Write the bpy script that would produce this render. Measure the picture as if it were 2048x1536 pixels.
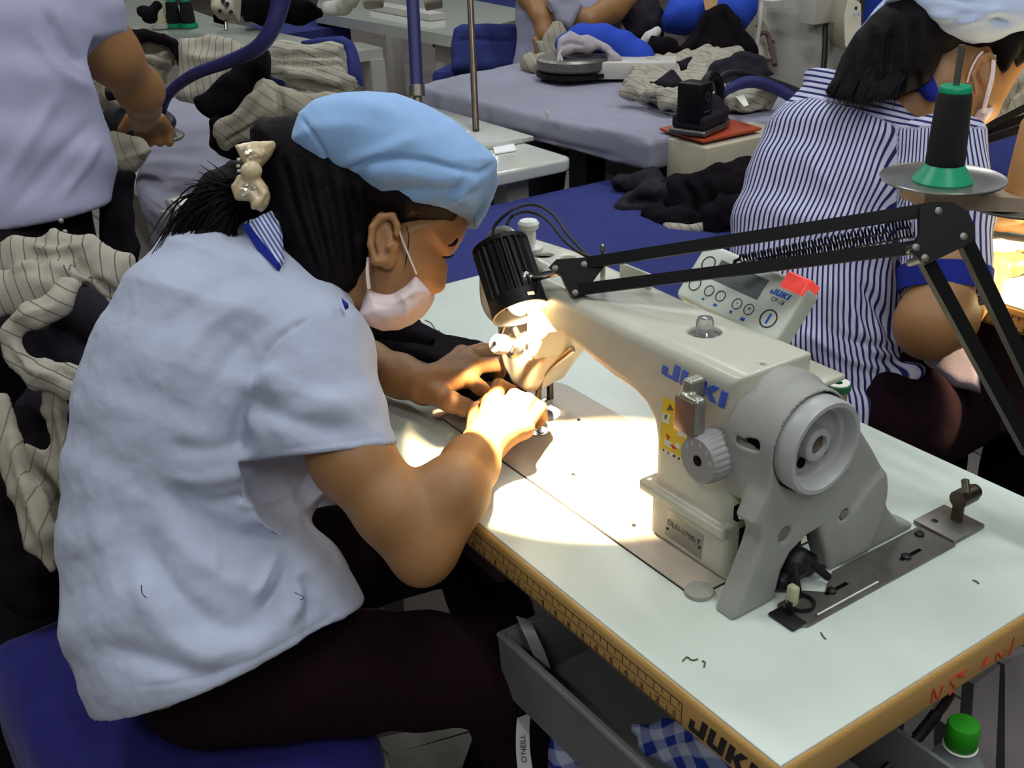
import bpy, bmesh, math, random
import numpy as np
from mathutils import Vector, Matrix, noise as mnoise
for o_ in list(bpy.data.objects): bpy.data.objects.remove(o_)
SC = bpy.context.scene
COL = SC.collection
rad = math.radians
T = 0.76                                     # height of the sewing table top above the floor
# ------------------------------------------------------------------ camera
FPX = 2177.9                                 # focal length in pixels of the 2048 px wide frame
YAW, PITCH, ROLL = rad(146.3217), rad(25.7394), rad(-1.8137)
CAM = np.array([1.0523, -0.5948, T+0.6256])
def _axes():
    f = np.array([math.cos(YAW)*math.cos(PITCH), math.sin(YAW)*math.cos(PITCH), -math.sin(PITCH)])
    r = np.array([math.sin(YAW), -math.cos(YAW), 0.]); u = np.cross(r, f)
    return math.cos(ROLL)*r+math.sin(ROLL)*u, -math.sin(ROLL)*r+math.cos(ROLL)*u, f
RV, UV_, FV = _axes()
cd = bpy.data.cameras.new('camera'); cam = bpy.data.objects.new('camera', cd); COL.objects.link(cam)
cd.sensor_width = 36.0; cd.lens = FPX/2048*36.0; cd.clip_start = 0.02; cd.clip_end = 100
cam.matrix_world = Matrix(((RV[0],UV_[0],-FV[0],CAM[0]),(RV[1],UV_[1],-FV[1],CAM[1]),(RV[2],UV_[2],-FV[2],CAM[2]),(0,0,0,1)))
SC.camera = cam
# ------------------------------------------------------------------ world, exposure, lights
SC.view_settings.view_transform = 'Standard'; SC.view_settings.look = 'None'
SC.view_settings.exposure = 0.0; SC.view_settings.gamma = 1.0; SC.view_settings.use_curve_mapping = False
w = bpy.data.worlds.new('world'); SC.world = w; w.use_nodes = True
w.node_tree.nodes['Background'].inputs[0].default_value = (.80,.86,1,1)
w.node_tree.nodes['Background'].inputs[1].default_value = 0.16
def area(name, loc, to, sx, sy, power, col):
    l = bpy.data.lights.new(name, 'AREA'); l.shape = 'RECTANGLE'; l.size = sx; l.size_y = sy; l.energy = power; l.color = col
    o = bpy.data.objects.new(name, l); COL.objects.link(o); o.location = loc
    o.rotation_euler = (Vector(to)-Vector(loc)).to_track_quat('-Z','Y').to_euler()
    return o
TUBE = (.93,.97,1.0)
LIGHTS = [(-0.9,-0.9),(0.9,0.2),(-0.9,1.3),(1.1,1.9),(-2.9,0.3),(-2.9,2.4),(-5.2,1.6),(1.7,-1.9),(2.6,-.4),(-8.6,5.8),(-8.25,2.2)]  # includes two unseen camera-side fixtures added to brighten the seated woman's back
for (lx,ly) in LIGHTS:
    area('ceiling_tube_light', (lx,ly,2.93), (lx,ly,0), 1.2, .16, 16.5 if ly<-.3 and lx>0 else 14.8, TUBE)
# ------------------------------------------------------------------ pixels of the photo turned into points at a real distance
def ray(x,y): return FV+RV*((x-1024)/FPX)-UV_*((y-768)/FPX)
def at(x,y,d): return CAM+ray(x,y)*d
def onz(x,y,z): r=ray(x,y); return CAM+r*((z-CAM[2])/r[2])
def onY(x,y,Y): r=ray(x,y); return CAM+r*((Y-CAM[1])/r[1])
def onX(x,y,X): r=ray(x,y); return CAM+r*((X-CAM[0])/r[0])
def px(P):
    d=np.asarray(P,float)-CAM; z=d@FV
    return np.stack([1024+FPX*(d@RV)/z, 768-FPX*(d@UV_)/z],-1), z
def nrm(v): v=np.asarray(v,float); return v/(np.linalg.norm(v)+1e-12)
# ------------------------------------------------------------------ materials
def lin(c):
    c=[v/255 for v in c]; return tuple(v/12.92 if v<=.04045 else ((v+.055)/1.055)**2.4 for v in c)
MATS={}
def mat(name, rgb, rough=.6, metal=0., var=.06, vscale=30., bump=0., bscale=300., sheen=0., coat=0., spec=.5, aniso=None, emit=None, trans=0., alpha=1., sss=0.):
    if name in MATS: return MATS[name]
    m=bpy.data.materials.new(name); m.use_nodes=True; nt=m.node_tree; b=nt.nodes['Principled BSDF']
    L=nt.links.new; c=lin(rgb)
    tc=nt.nodes.new('ShaderNodeTexCoord')
    if var>0:
        n=nt.nodes.new('ShaderNodeTexNoise'); n.inputs['Scale'].default_value=vscale; n.inputs['Detail'].default_value=5
        if aniso:
            mp=nt.nodes.new('ShaderNodeMapping'); mp.inputs['Scale'].default_value=aniso; L(tc.outputs['Object'],mp.inputs[0]); L(mp.outputs[0],n.inputs['Vector'])
        else: L(tc.outputs['Object'],n.inputs['Vector'])
        r=nt.nodes.new('ShaderNodeValToRGB'); r.color_ramp.elements[0].position=.3; r.color_ramp.elements[1].position=.7
        r.color_ramp.elements[0].color=(*[v*(1-var) for v in c],1); r.color_ramp.elements[1].color=(*[min(1,v*(1+var)) for v in c],1)
        L(n.outputs[0],r.inputs[0]); L(r.outputs[0],b.inputs['Base Color'])
    else: b.inputs['Base Color'].default_value=(*c,1)
    b.inputs['Roughness'].default_value=rough; b.inputs['Metallic'].default_value=metal
    b.inputs['Sheen Weight'].default_value=sheen; b.inputs['Coat Weight'].default_value=coat; b.inputs['Specular IOR Level'].default_value=spec
    b.inputs['Transmission Weight'].default_value=trans; b.inputs['Alpha'].default_value=alpha
    if sss: b.inputs['Subsurface Weight'].default_value=sss; b.inputs['Subsurface Radius'].default_value=(.012,.005,.003); b.inputs['Subsurface Scale'].default_value=.6
    if emit: b.inputs['Emission Color'].default_value=(*lin(emit[0]),1); b.inputs['Emission Strength'].default_value=emit[1]
    if bump>0:
        n2=nt.nodes.new('ShaderNodeTexNoise'); n2.inputs['Scale'].default_value=bscale; n2.inputs['Detail'].default_value=3
        if aniso: L(mp.outputs[0],n2.inputs['Vector'])
        else: L(tc.outputs['Object'],n2.inputs['Vector'])
        bp=nt.nodes.new('ShaderNodeBump'); bp.inputs['Strength'].default_value=bump; bp.inputs['Distance'].default_value=.002
        L(n2.outputs[0],bp.inputs['Height']); L(bp.outputs[0],b.inputs['Normal'])
    MATS[name]=m; return m
def stripe_mat(name, ca, cb, period, attr='st', width=.5, rough=.8, bump=.15, soft=.12, cross=None):
    """cloth with stripes along the float attribute attr (metres across the cloth)"""
    if name in MATS: return MATS[name]
    m=bpy.data.materials.new(name); m.use_nodes=True; nt=m.node_tree; b=nt.nodes['Principled BSDF']; L=nt.links.new
    a=nt.nodes.new('ShaderNodeAttribute'); a.attribute_name=attr
    def band(out,per):
        d=nt.nodes.new('ShaderNodeMath'); d.operation='DIVIDE'; d.inputs[1].default_value=per; L(out,d.inputs[0])
        f=nt.nodes.new('ShaderNodeMath'); f.operation='FRACT'; L(d.outputs[0],f.inputs[0])
        r=nt.nodes.new('ShaderNodeValToRGB'); e=r.color_ramp.elements
        e[0].position=max(0,width-soft); e[0].color=(0,0,0,1); e[1].position=min(1,width+soft/4); e[1].color=(1,1,1,1)
        x=e.new(.985); x.color=(1,1,1,1); y=e.new(1.0); y.color=(0,0,0,1)
        L(f.outputs[0],r.inputs[0]); return r.outputs[0]
    fac=band(a.outputs['Fac'],period)
    mx=nt.nodes.new('ShaderNodeMix'); mx.data_type='RGBA'
    mx.inputs[6].default_value=(*lin(ca),1); mx.inputs[7].default_value=(*lin(cb),1)
    if cross:
        a2=nt.nodes.new('ShaderNodeAttribute'); a2.attribute_name=cross
        f2=band(a2.outputs['Fac'],period); ad=nt.nodes.new('ShaderNodeMath'); ad.operation='ADD'; L(fac,ad.inputs[0]); L(f2,ad.inputs[1])
        h=nt.nodes.new('ShaderNodeMath'); h.operation='MULTIPLY'; h.inputs[1].default_value=.5; L(ad.outputs[0],h.inputs[0]); fac=h.outputs[0]
    L(fac,mx.inputs[0]); L(mx.outputs[2],b.inputs['Base Color']); b.inputs['Roughness'].default_value=rough; b.inputs['Specular IOR Level'].default_value=.2
    n2=nt.nodes.new('ShaderNodeTexNoise'); n2.inputs['Scale'].default_value=160; tc=nt.nodes.new('ShaderNodeTexCoord'); L(tc.outputs['Object'],n2.inputs['Vector'])
    bp=nt.nodes.new('ShaderNodeBump'); bp.inputs['Strength'].default_value=bump; bp.inputs['Distance'].default_value=.002
    L(n2.outputs[0],bp.inputs['Height']); L(bp.outputs[0],b.inputs['Normal'])
    MATS[name]=m; return m
# ------------------------------------------------------------------ linking objects
ORG={}
def thing(name, label, cat, loc, group=None):
    o=bpy.data.objects.new(name,None); COL.objects.link(o); o.location=loc; o.empty_display_size=.05
    o['label']=label; o['category']=cat
    if group: o['group']=group
    ORG[o]=np.array(loc,float); return o
def mesh_data(name, VF, mats, angle=40, attrs=None, smooth=True):
    V,F=VF[0],VF[1]; MI=VF[2] if len(VF)>2 else None
    me=bpy.data.meshes.new(name)
    if isinstance(F,np.ndarray):
        n=len(F); k=F.shape[1]
        me.vertices.add(len(V)); me.vertices.foreach_set('co',np.asarray(V,np.float32).ravel())
        me.loops.add(n*k); me.loops.foreach_set('vertex_index',F.astype(np.int32).ravel())
        me.polygons.add(n); me.polygons.foreach_set('loop_start',np.arange(0,n*k,k,dtype=np.int32)); me.polygons.foreach_set('loop_total',np.full(n,k,np.int32))
        me.update(calc_edges=True); me.validate()
    else:
        me.from_pydata([tuple(map(float,v)) for v in V],[],[tuple(f) for f in F])
    if not isinstance(mats,(list,tuple)): mats=[mats]
    for m in mats: me.materials.append(m)
    if MI is not None: me.polygons.foreach_set('material_index',np.asarray(MI,np.int32))
    if attrs:
        for k,v in attrs.items():
            a=me.attributes.new(k,'FLOAT','POINT'); a.data.foreach_set('value',np.asarray(v,np.float32))
    if smooth:
        me.polygons.foreach_set('use_smooth',np.ones(len(me.polygons),bool))
        if angle: me.set_sharp_from_angle(angle=rad(angle))
    me.update(); return me
def obj(name, VF, mats, parent=None, label=None, cat=None, group=None, kind=None, angle=40, attrs=None, smooth=True, fix=True):
    V=np.asarray(VF[0],float)
    if parent is not None: org=ORG[parent]
    else: org=np.array([(V[:,0].min()+V[:,0].max())/2,(V[:,1].min()+V[:,1].max())/2,V[:,2].min()])
    VF=(V-org,)+tuple(VF[1:])
    me=mesh_data(name,VF,mats,angle,attrs,smooth)
    if fix and not isinstance(VF[1],np.ndarray):
        bm=bmesh.new(); bm.from_mesh(me); bmesh.ops.recalc_face_normals(bm,faces=bm.faces[:]); bm.to_mesh(me); bm.free()
    o=bpy.data.objects.new(name,me); COL.objects.link(o)
    if parent is not None: o.parent=parent
    else: o.location=org
    ORG[o]=org
    if label: o['label']=label
    if cat: o['category']=cat
    if group: o['group']=group
    if kind: o['kind']=kind
    return o
def merge(*parts):
    V=[];F=[];MI=[];n=0
    for i,p in enumerate(parts):
        V.append(np.asarray(p[0],float)); F+= [tuple(int(i_)+n for i_ in f) for f in p[1]]
        MI+= list(p[2]) if len(p)>2 else [0]*len(p[1]); n+=len(p[0])
    return np.concatenate(V),F,MI
def withmat(VF,i): return VF[0],VF[1],[i]*len(VF[1])
# ------------------------------------------------------------------ polygon shapes
def frame(z, hint=(0,0,1)):
    z=nrm(z); h=np.asarray(hint,float)
    if abs(z@nrm(h))>.95: h=np.array([1.,0,0]) if abs(z[0])<.9 else np.array([0,1.,0])
    x=nrm(np.cross(h,z)); return x,np.cross(z,x),z
def box(c,s,rot=None,bev=0.,seg=2):
    bm=bmesh.new(); bmesh.ops.create_cube(bm,size=1)
    for v in bm.verts: v.co=Vector((v.co.x*s[0],v.co.y*s[1],v.co.z*s[2]))
    if bev>0: bmesh.ops.bevel(bm,geom=bm.edges[:],offset=bev,segments=seg,profile=.5,affect='EDGES',clamp_overlap=True)
    bm.verts.index_update()
    V=np.array([v.co[:] for v in bm.verts]); F=[[v.index for v in f.verts] for f in bm.faces]; bm.free()
    if rot is not None: V=V@np.asarray(rot,float)     # rows of rot are the box's axes
    return V+np.asarray(c,float),F
def boxmm(a,b,bev=0.,seg=2):
    a=np.minimum(a,b)*1.0; b2=np.maximum(np.asarray(b,float),np.asarray(a,float)); return box((a+b2)/2,b2-a,None,bev,seg)
def rotz(a): c,s=math.cos(a),math.sin(a); return np.array([[c,s,0],[-s,c,0],[0,0,1.]])
def loft(rings,cap=True,closed=True):
    n=len(rings[0]); V=np.concatenate([np.asarray(r,float) for r in rings]); F=[]
    for i in range(len(rings)-1):
        for j in range(n if closed else n-1):
            k=(j+1)%n; F.append((i*n+j,i*n+k,(i+1)*n+k,(i+1)*n+j))
    if cap: F.append(tuple(range(n))[::-1]); F.append(tuple((len(rings)-1)*n+j for j in range(n)))
    return V,F
def circ(c,x,y,rx,ry,n): a=np.linspace(0,2*math.pi,n,endpoint=False); return np.asarray(c)+np.outer(np.cos(a)*rx,x)+np.outer(np.sin(a)*ry,y)
def lathe(prof,c,axis=(0,0,1),n=32,cap=True):
    x,y,z=frame(axis); return loft([circ(np.asarray(c)+z*h,x,y,max(r,1e-4),max(r,1e-4),n) for r,h in prof],cap)
def cyl(a,b,r,r2=None,n=20): 
    a=np.asarray(a,float); b=np.asarray(b,float); return lathe([(r,0),(r if r2 is None else r2,np.linalg.norm(b-a))],a,b-a,n)
def spline(P,n=8):
    P=np.asarray(P,float)
    if len(P)<3: return np.array([P[0]+(P[-1]-P[0])*t for t in np.linspace(0,1,n+1)])
    Q=np.vstack([2*P[0]-P[1],P,2*P[-1]-P[-2]]); out=[]
    for i in range(1,len(Q)-2):
        for t in np.linspace(0,1,n,endpoint=False):
            a,b,c,d=Q[i-1],Q[i],Q[i+1],Q[i+2]
            out.append(.5*(2*b+(c-a)*t+(2*a-5*b+4*c-d)*t*t+(3*b-a-3*c+d)*t**3))
    out.append(P[-1]); return np.array(out)
def tube(path,r,n=10,ry=None,hint=(0,0,1),cap=True,prof=None):
    """sweep along a path; r a number or one per point; prof optional list of 2D points"""
    P=np.asarray(path,float); m=len(P); r=np.broadcast_to(np.asarray(r,float),(m,)) ; ry=r if ry is None else np.broadcast_to(np.asarray(ry,float),(m,))
    t=np.gradient(P,axis=0); x,y,z=frame(t[0],hint); rings=[]
    a=np.linspace(0,2*math.pi,n,endpoint=False)
    for i in range(m):
        z=nrm(t[i]); x=nrm(x-z*(x@z)); y=np.cross(z,x)
        if prof is None: rings.append(P[i]+np.outer(np.cos(a)*r[i],x)+np.outer(np.sin(a)*ry[i],y))
        else: rings.append(P[i]+np.array([x*u*r[i]+y*v*ry[i] for u,v in prof]))
    return loft(rings,cap)
def prism(poly,o,x,y,h,back=0.):
    """flat outline (2D) in the frame o,x,y pushed out by h along x cross y"""
    o=np.asarray(o,float); x=np.asarray(x,float); y=np.asarray(y,float); z=nrm(np.cross(x,y))
    A=np.array([o+x*u+y*v+z*h for u,v in poly]); B=np.array([o+x*u+y*v-z*back for u,v in poly]); return loft([B,A])
def rrect(w,h,r,n=5):
    out=[]
    for cx,cy,a0 in ((w/2-r,h/2-r,0),(-w/2+r,h/2-r,90),(-w/2+r,-h/2+r,180),(w/2-r,-h/2+r,270)):
        for k in range(n+1): a=rad(a0+90*k/n); out.append((cx+r*math.cos(a),cy+r*math.sin(a)))
    return out
def ring_poly(c,x,y,r0,r1,h,n=28):
    z=nrm(np.cross(x,y)); c=np.asarray(c,float)
    return loft([circ(c,x,y,r0,r0,n),circ(c+z*h,x,y,r0,r0,n),circ(c+z*h,x,y,r1,r1,n),circ(c,x,y,r1,r1,n),circ(c,x,y,r0,r0,n)],cap=False)
_txt={}
def text(s,o,x,y,size,h=.0004,bold=0.,align='LEFT'):
    """letters laid on a plane: o start of the base line, x along it, y up; size = height of a capital"""
    k=(s,bold)
    if k not in _txt:
        cu=bpy.data.curves.new('t','FONT'); cu.body=s; cu.offset=bold; cu.resolution_u=3
        ob=bpy.data.objects.new('t',cu); COL.objects.link(ob); dg=bpy.context.evaluated_depsgraph_get(); me=bpy.data.meshes.new_from_object(ob.evaluated_get(dg))
        V=np.array([v.co[:] for v in me.vertices]); F=[tuple(p.vertices) for p in me.polygons]
        bpy.data.objects.remove(ob); bpy.data.curves.remove(cu); bpy.data.meshes.remove(me); _txt[k]=(V,F)
    V,F=_txt[k]; V=V.copy()/.69*size
    if align=='CENTER': V[:,0]-=(V[:,0].max()+V[:,0].min())/2
    x=nrm(x); y=nrm(y); z=np.cross(x,y)
    return np.asarray(o)+np.outer(V[:,0],x)+np.outer(V[:,1],y)+z*h, F
# ------------------------------------------------------------------ smooth solid shapes from distance functions
class S:
    """a list of solids blended together; mesh() runs surface nets over the blocks near the surface"""
    def __init__(s): s.p=[]
    def add(s,fn,c,R,k,op='u'): s.p.append((fn,np.asarray(c,float),R,k,op)); return s
    def cone(s,a,b,ra,rb,k=.01,op='u'):
        a=np.asarray(a,float); b=np.asarray(b,float)
        def fn(P):
            ba=b-a; l2=ba@ba; rr=ra-rb; a2=l2-rr*rr; il2=1/l2
            pa=P-a; y=pa@ba; z=y-l2; q=pa*l2-y[...,None]*ba; x2=(q*q).sum(-1); y2=y*y*l2; z2=z*z*l2
            k_=np.sign(rr)*rr*rr*x2
            d=(np.sqrt(np.maximum(x2*a2*il2,0))+y*rr)*il2-ra
            d=np.where(np.sign(z)*a2*z2>k_, np.sqrt(x2+z2)*il2-rb, d)
            return np.where((np.sign(y)*a2*y2<k_)&~(np.sign(z)*a2*z2>k_), np.sqrt(x2+y2)*il2-ra, d)
        if abs(ra-rb)>=np.linalg.norm(b-a)*.98:
            c,r=(a,ra) if ra>rb else (b,rb); return s.ell(c,(r,r,r),None,k,op)
        return s.add(fn,(a+b)/2,np.linalg.norm(b-a)/2+max(ra,rb),k,op)
    def chain(s,pts,k=.008,op='u'):
        for (p,r),(q,r2) in zip(pts[:-1],pts[1:]): s.cone(p,q,r,r2,k,op)
        return s
    def ell(s,c,r,ax=None,k=.01,op='u'):
        c=np.asarray(c,float); r=np.asarray(r,float); A=np.eye(3) if ax is None else np.array([nrm(v) for v in ax])
        def fn(P):
            q=(P-c)@A.T; k0=np.sqrt(((q/r)**2).sum(-1)); k1=np.sqrt(((q/r**2)**2).sum(-1))+1e-9
            return np.where(k0<.2,-r.min()*(1-k0),k0*(k0-1)/k1)
        return s.add(fn,c,r.max(),k,op)
    def box(s,c,hs,ax=None,rd=.003,k=.003,op='u'):
        c=np.asarray(c,float); hs=np.asarray(hs,float); A=np.eye(3) if ax is None else np.array([nrm(v) for v in ax])
        def fn(P):
            q=np.abs((P-c)@A.T)-(hs-rd); return np.sqrt((np.maximum(q,0)**2).sum(-1))+np.minimum(q.max(-1),0)-rd
        return s.add(fn,c,np.linalg.norm(hs),k,op)
    def plane(s,p,n,k=.002,op='s'):
        p=np.asarray(p,float); n=nrm(n)     # cuts away the side n points to
        return s.add(lambda P:-((P-p)@n),p,1e9,k,op)
    def ecc(s,A,B,k=.02,op='u'):
        """elliptic section A=(c,a,b,u) to B; u is the direction of half-width a, b the half-depth across"""
        ca,aa,ba,ua=A; cb,ab,bb,ub=B; ca=np.asarray(ca,float); cb=np.asarray(cb,float); L=np.linalg.norm(cb-ca); t=(cb-ca)/L
        def fn(P):
            q=P-ca; h=q@t; w=np.clip(h/L,0,1); ex=h-w*L
            u=ua+(ub-ua)*w[...,None]; u=u-t*(u@t)[...,None]; u/=np.linalg.norm(u,axis=-1)[...,None]+1e-9
            rad_=q-h[...,None]*t; x=(rad_*u).sum(-1); y=(np.cross(t,u)*rad_).sum(-1)
            ra=aa+(ab-aa)*w; rb=ba+(bb-ba)*w; rc=np.minimum(ra,rb)*.5
            k0=np.sqrt((x/ra)**2+(y/rb)**2+(ex/rc)**2); k1=np.sqrt((x/ra**2)**2+(y/rb**2)**2+(ex/rc**2)**2)+1e-9
            return np.where(k0<.2,-np.minimum(ra,rb)*(1-k0),k0*(k0-1)/k1)
        return s.add(fn,(ca+cb)/2,L/2+max(aa,ab,ba,bb),k,op)
    def body(s,secs,k=.02,op='u'):
        for A,B in zip(secs[:-1],secs[1:]): s.ecc(A,B,k,op)
        return s
    def poly(s,pts,o,x,y,half,rd=.004,k=.003,op='u'):
        """outline extruded by +-half along x cross y, all edges rounded by rd"""
        o=np.asarray(o,float); x=nrm(x); y=nrm(y); z=np.cross(x,y); V=np.asarray(pts,float); N=len(V)
        def fn(P):
            q=P-o; X=q@x; Y=q@y; Z=np.abs(q@z)-(half-rd)
            d=(X-V[0,0])**2+(Y-V[0,1])**2; sg=np.ones_like(X)
            for i in range(N):
                a=V[i]; b=V[i-1]; e=b-a; wx=X-a[0]; wy=Y-a[1]; t=np.clip((wx*e[0]+wy*e[1])/(e@e),0,1)
                d=np.minimum(d,(wx-e[0]*t)**2+(wy-e[1]*t)**2)
                c1=Y>=a[1]; c2=Y<b[1]; c3=e[0]*wy>e[1]*wx
                sg=np.where((c1&c2&c3)|(~c1&~c2&~c3),-sg,sg)
            d2=sg*np.sqrt(d)+rd
            return np.sqrt(np.maximum(d2,0)**2+np.maximum(Z,0)**2)+np.minimum(np.maximum(d2,Z),0)-rd
        cc=V.mean(0); return s.add(fn,o+x*cc[0]+y*cc[1],np.linalg.norm(np.abs(V-cc).max(0))+half,k,op)
    def ev(s,P,sel=None):
        d=None
        for fn,c,R,k,op in s.p:
            e=fn(P)
            if op=='u':
                if d is None: d=e
                elif k>0: h=np.maximum(k-np.abs(d-e),0)/k; d=np.minimum(d,e)-h*h*k*.25
                else: d=np.minimum(d,e)
            else:
                if k>0: h=np.maximum(k-np.abs(d+e),0)/k; d=np.maximum(d,-e)+h*h*k*.25
                else: d=np.maximum(d,-e)
        return d
    def mesh(s,h,disp=None,B=12,relax=0):
        us=[q for q in s.p if q[4]=='u']
        lo=np.min([c-R for _,c,R,k,o in us],0)-2*h-.004; hi=np.max([c+R for _,c,R,k,o in us],0)+2*h+.004
        nb=np.ceil((hi-lo)/(h*B)).astype(int)+1
        g=np.stack(np.meshgrid(*[np.arange(n) for n in nb],indexing='ij'),-1).reshape(-1,3)
        ctr=lo+(g+.5)*h*B; br=h*B*.87
        keep=np.concatenate([np.abs(s.ev(c))<br*1.7+.006 for c in np.array_split(ctr,max(1,len(ctr)//200000))])
        g=g[keep]; ctr=ctr[keep]
        n1=B+1; loc=np.stack(np.meshgrid(*[np.arange(n1)]*3,indexing='ij'),-1).reshape(-1,3)
        D=np.full((len(g),n1**3),1e3,np.float32)
        CH=600
        for c0 in range(0,len(g),CH):
            gg=g[c0:c0+CH]; cc=ctr[c0:c0+CH]
            dd=np.full((len(gg),n1**3),1e3)
            pos=lo+(gg[:,None,:]*B+loc[None])*h
            for fn,c,R,k,op in s.p:
                near=np.abs(fn(cc))<br*2.6+k+.02 if op=='s' else (fn(cc)<br*2.6+k+.02)
                if op=='s': near|=(fn(cc)<0)
                idx=np.where(near)[0]
                if not len(idx): continue
                e=fn(pos[idx]); d=dd[idx]
                if op=='u':
                    if k>0: hh=np.maximum(k-np.abs(d-e),0)/k; d=np.minimum(d,e)-hh*hh*k*.25
                    else: d=np.minimum(d,e)
                else:
                    if k>0: hh=np.maximum(k-np.abs(d+e),0)/k; d=np.maximum(d,-e)+hh*hh*k*.25
                    else: d=np.maximum(d,-e)
                dd[idx]=d
            D[c0:c0+CH]=dd
        D=D.reshape(-1,n1,n1,n1); ins=D<0
        G=(nb*B+2).astype(np.int64)
        def gid(ijk): return (ijk[...,0]*G[1]+ijk[...,1])*G[2]+ijk[...,2]
        sl=[slice(0,B),slice(1,B+1)]
        cnt=sum(ins[:,sl[a],sl[b],sl[c]].astype(np.int8) for a in (0,1) for b in (0,1) for c in (0,1))
        act=np.argwhere((cnt>0)&(cnt<8))
        cell=g[act[:,0]]*B+act[:,1:]
        acc=np.zeros((len(act),3)); num=np.zeros(len(act))
        cor=[(a,b,c) for a in (0,1) for b in (0,1) for c in (0,1)]
        val={q:D[act[:,0],act[:,1]+q[0],act[:,2]+q[1],act[:,3]+q[2]].astype(float) for q in cor}
        for a in cor:
            for ax in range(3):
                if a[ax]==0:
                    b=list(a); b[ax]=1; b=tuple(b); va,vb=val[a],val[b]; cr=(va<0)!=(vb<0)
                    t=np.where(cr,va/np.where(cr,va-vb,1),0)
                    for q in range(3): acc[:,q]+=np.where(cr,(a[q]+(t if q==ax else 0)),0)
                    num+=cr
        V=lo+(cell+acc/num[:,None])*h
        ids=gid(cell); od=np.argsort(ids); ids=ids[od]; V=V[od]
        Fs=[]
        for ax in range(3):
            o1,o2=[(1,2),(2,0),(0,1)][ax]
            A=ins[:,:B,:B,:B]; sh=[slice(0,B)]*3; sh[ax]=slice(1,B+1); Bv=ins[(slice(None),)+tuple(sh)]
            e=np.argwhere(A!=Bv); 
            if not len(e): continue
            ijk=g[e[:,0]]*B+e[:,1:]; s_in=A[e[:,0],e[:,1],e[:,2],e[:,3]]
            e1=np.zeros(3,int); e1[o1]=1; e2=np.zeros(3,int); e2[o2]=1
            q=np.stack([gid(ijk-e1-e2),gid(ijk-e2),gid(ijk),gid(ijk-e1)],1)
            q=np.where(s_in[:,None],q,q[:,::-1])
            pos_=np.searchsorted(ids,q); pos_=np.clip(pos_,0,len(ids)-1); ok=(ids[pos_]==q).all(1); Fs.append(pos_[ok])
        F=np.concatenate(Fs)
        if relax:
            ed=np.concatenate([F[:,[0,1]],F[:,[1,2]],F[:,[2,3]],F[:,[3,0]]]); 
            for _ in range(relax):
                sm=np.zeros_like(V); c=np.zeros(len(V)); np.add.at(sm,ed[:,0],V[ed[:,1]]); np.add.at(c,ed[:,0],1); V=V*.5+.5*sm/np.maximum(c,1)[:,None]
        used=np.zeros(len(V),bool); used[F.ravel()]=True
        if not used.all(): mp=np.cumsum(used)-1; V=V[used]; F=mp[F]
        if disp is not None: V=disp(V,vnormals(V,F))
        return V,F
def vnormals(V,F):
    n=np.cross(V[F[:,2]]-V[F[:,0]],V[F[:,3]]-V[F[:,1]]); N=np.zeros_like(V)
    for j in range(4): np.add.at(N,F[:,j],n)
    return N/(np.linalg.norm(N,axis=1)[:,None]+1e-12)
def sec(L,R,d,ratio=.8):
    """body section whose outline runs from pixel L to pixel R at distance d"""
    a=at(L[0],L[1],d); b=at(R[0],R[1],d); w=np.linalg.norm(b-a)/2
    return ((a+b)/2,w,w*ratio,(b-a)/(2*w))
def _h3(i,j,k,s):
    n=(i*374761393+j*668265263+k*2147483647+s*1274126177)&0x7fffffff; n=(n^(n>>13))*1274126177&0x7fffffff
    return ((n^(n>>16))&0xffff)/32767.5-1
def vnoise(P,scale,seed=0):
    Q=np.asarray(P)*scale; I=np.floor(Q).astype(np.int64); f=Q-I; f=f*f*(3-2*f); out=0
    for a in (0,1):
        for b in (0,1):
            for c in (0,1):
                out=out+_h3(I[:,0]+a,I[:,1]+b,I[:,2]+c,seed)*(f[:,0] if a else 1-f[:,0])*(f[:,1] if b else 1-f[:,1])*(f[:,2] if c else 1-f[:,2])
    return out
def folds(lines, noise_amp=0., noise_scale=20., seed=0, facing=True):
    """cloth creases: each line = (pixel points on the visible side, height in m, width in px); the cloth there is pushed along its normal"""
    def fn(V,N):
        D=np.zeros(len(V)); q,z=px(V); vis=np.clip(-(N@FV)*2.5+.3,0,1) if facing else 1
        for pts,amp,wd in lines:
            P=spline(np.array(pts,float),5); best=np.full(len(V),1e9); tt=np.zeros(len(V)); n=len(P)-1
            for i in range(n):
                a,b=P[i],P[i+1]; e=b-a; t=np.clip(((q-a)@e)/(e@e),0,1); dd=((q-a-t[:,None]*e)**2).sum(1)
                m=dd<best; best=np.where(m,dd,best); tt=np.where(m,(i+t)/n,tt)
            taper=np.minimum(1,np.minimum(tt,1-tt)*5+.15)
            D+=amp*taper*np.exp(-best/(wd*wd))*vis
        if noise_amp: D+=noise_amp*(vnoise(V,noise_scale,seed)+.5*vnoise(V,noise_scale*2.3,seed+5))
        return V+N*D[:,None]
    return fn
# ================================================================== materials
M_table=mat('white_laminate',(206,216,204),.32,var=.03,vscale=9,bump=.04,bscale=900)
M_wood=mat('varnished_wood_edge',(186,146,82),.38,var=.16,vscale=14,aniso=(2,40,60))
M_cream=mat('cream_machine_enamel',(196,194,176),.36,var=.03,vscale=60,bump=.10,bscale=700,coat=.2)
M_bed=mat('textured_bed_enamel',(188,180,164),.42,var=.05,vscale=80,bump=.35,bscale=800)
M_cover=mat('grey_plastic_cover',(152,152,144),.55,var=.04,vscale=40,bump=.12,bscale=900)
M_pulley=mat('pale_grey_pulley_plastic',(168,168,166),.4,var=.04,vscale=40)
M_dial=mat('grey_dial_plastic',(150,148,146),.5,var=.03)
M_steel=mat('polished_steel',(190,186,178),.22,1.,var=.05)
M_dull=mat('dull_steel_plate',(128,124,116),.42,.85,var=.14,vscale=60,bump=.05)
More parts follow.
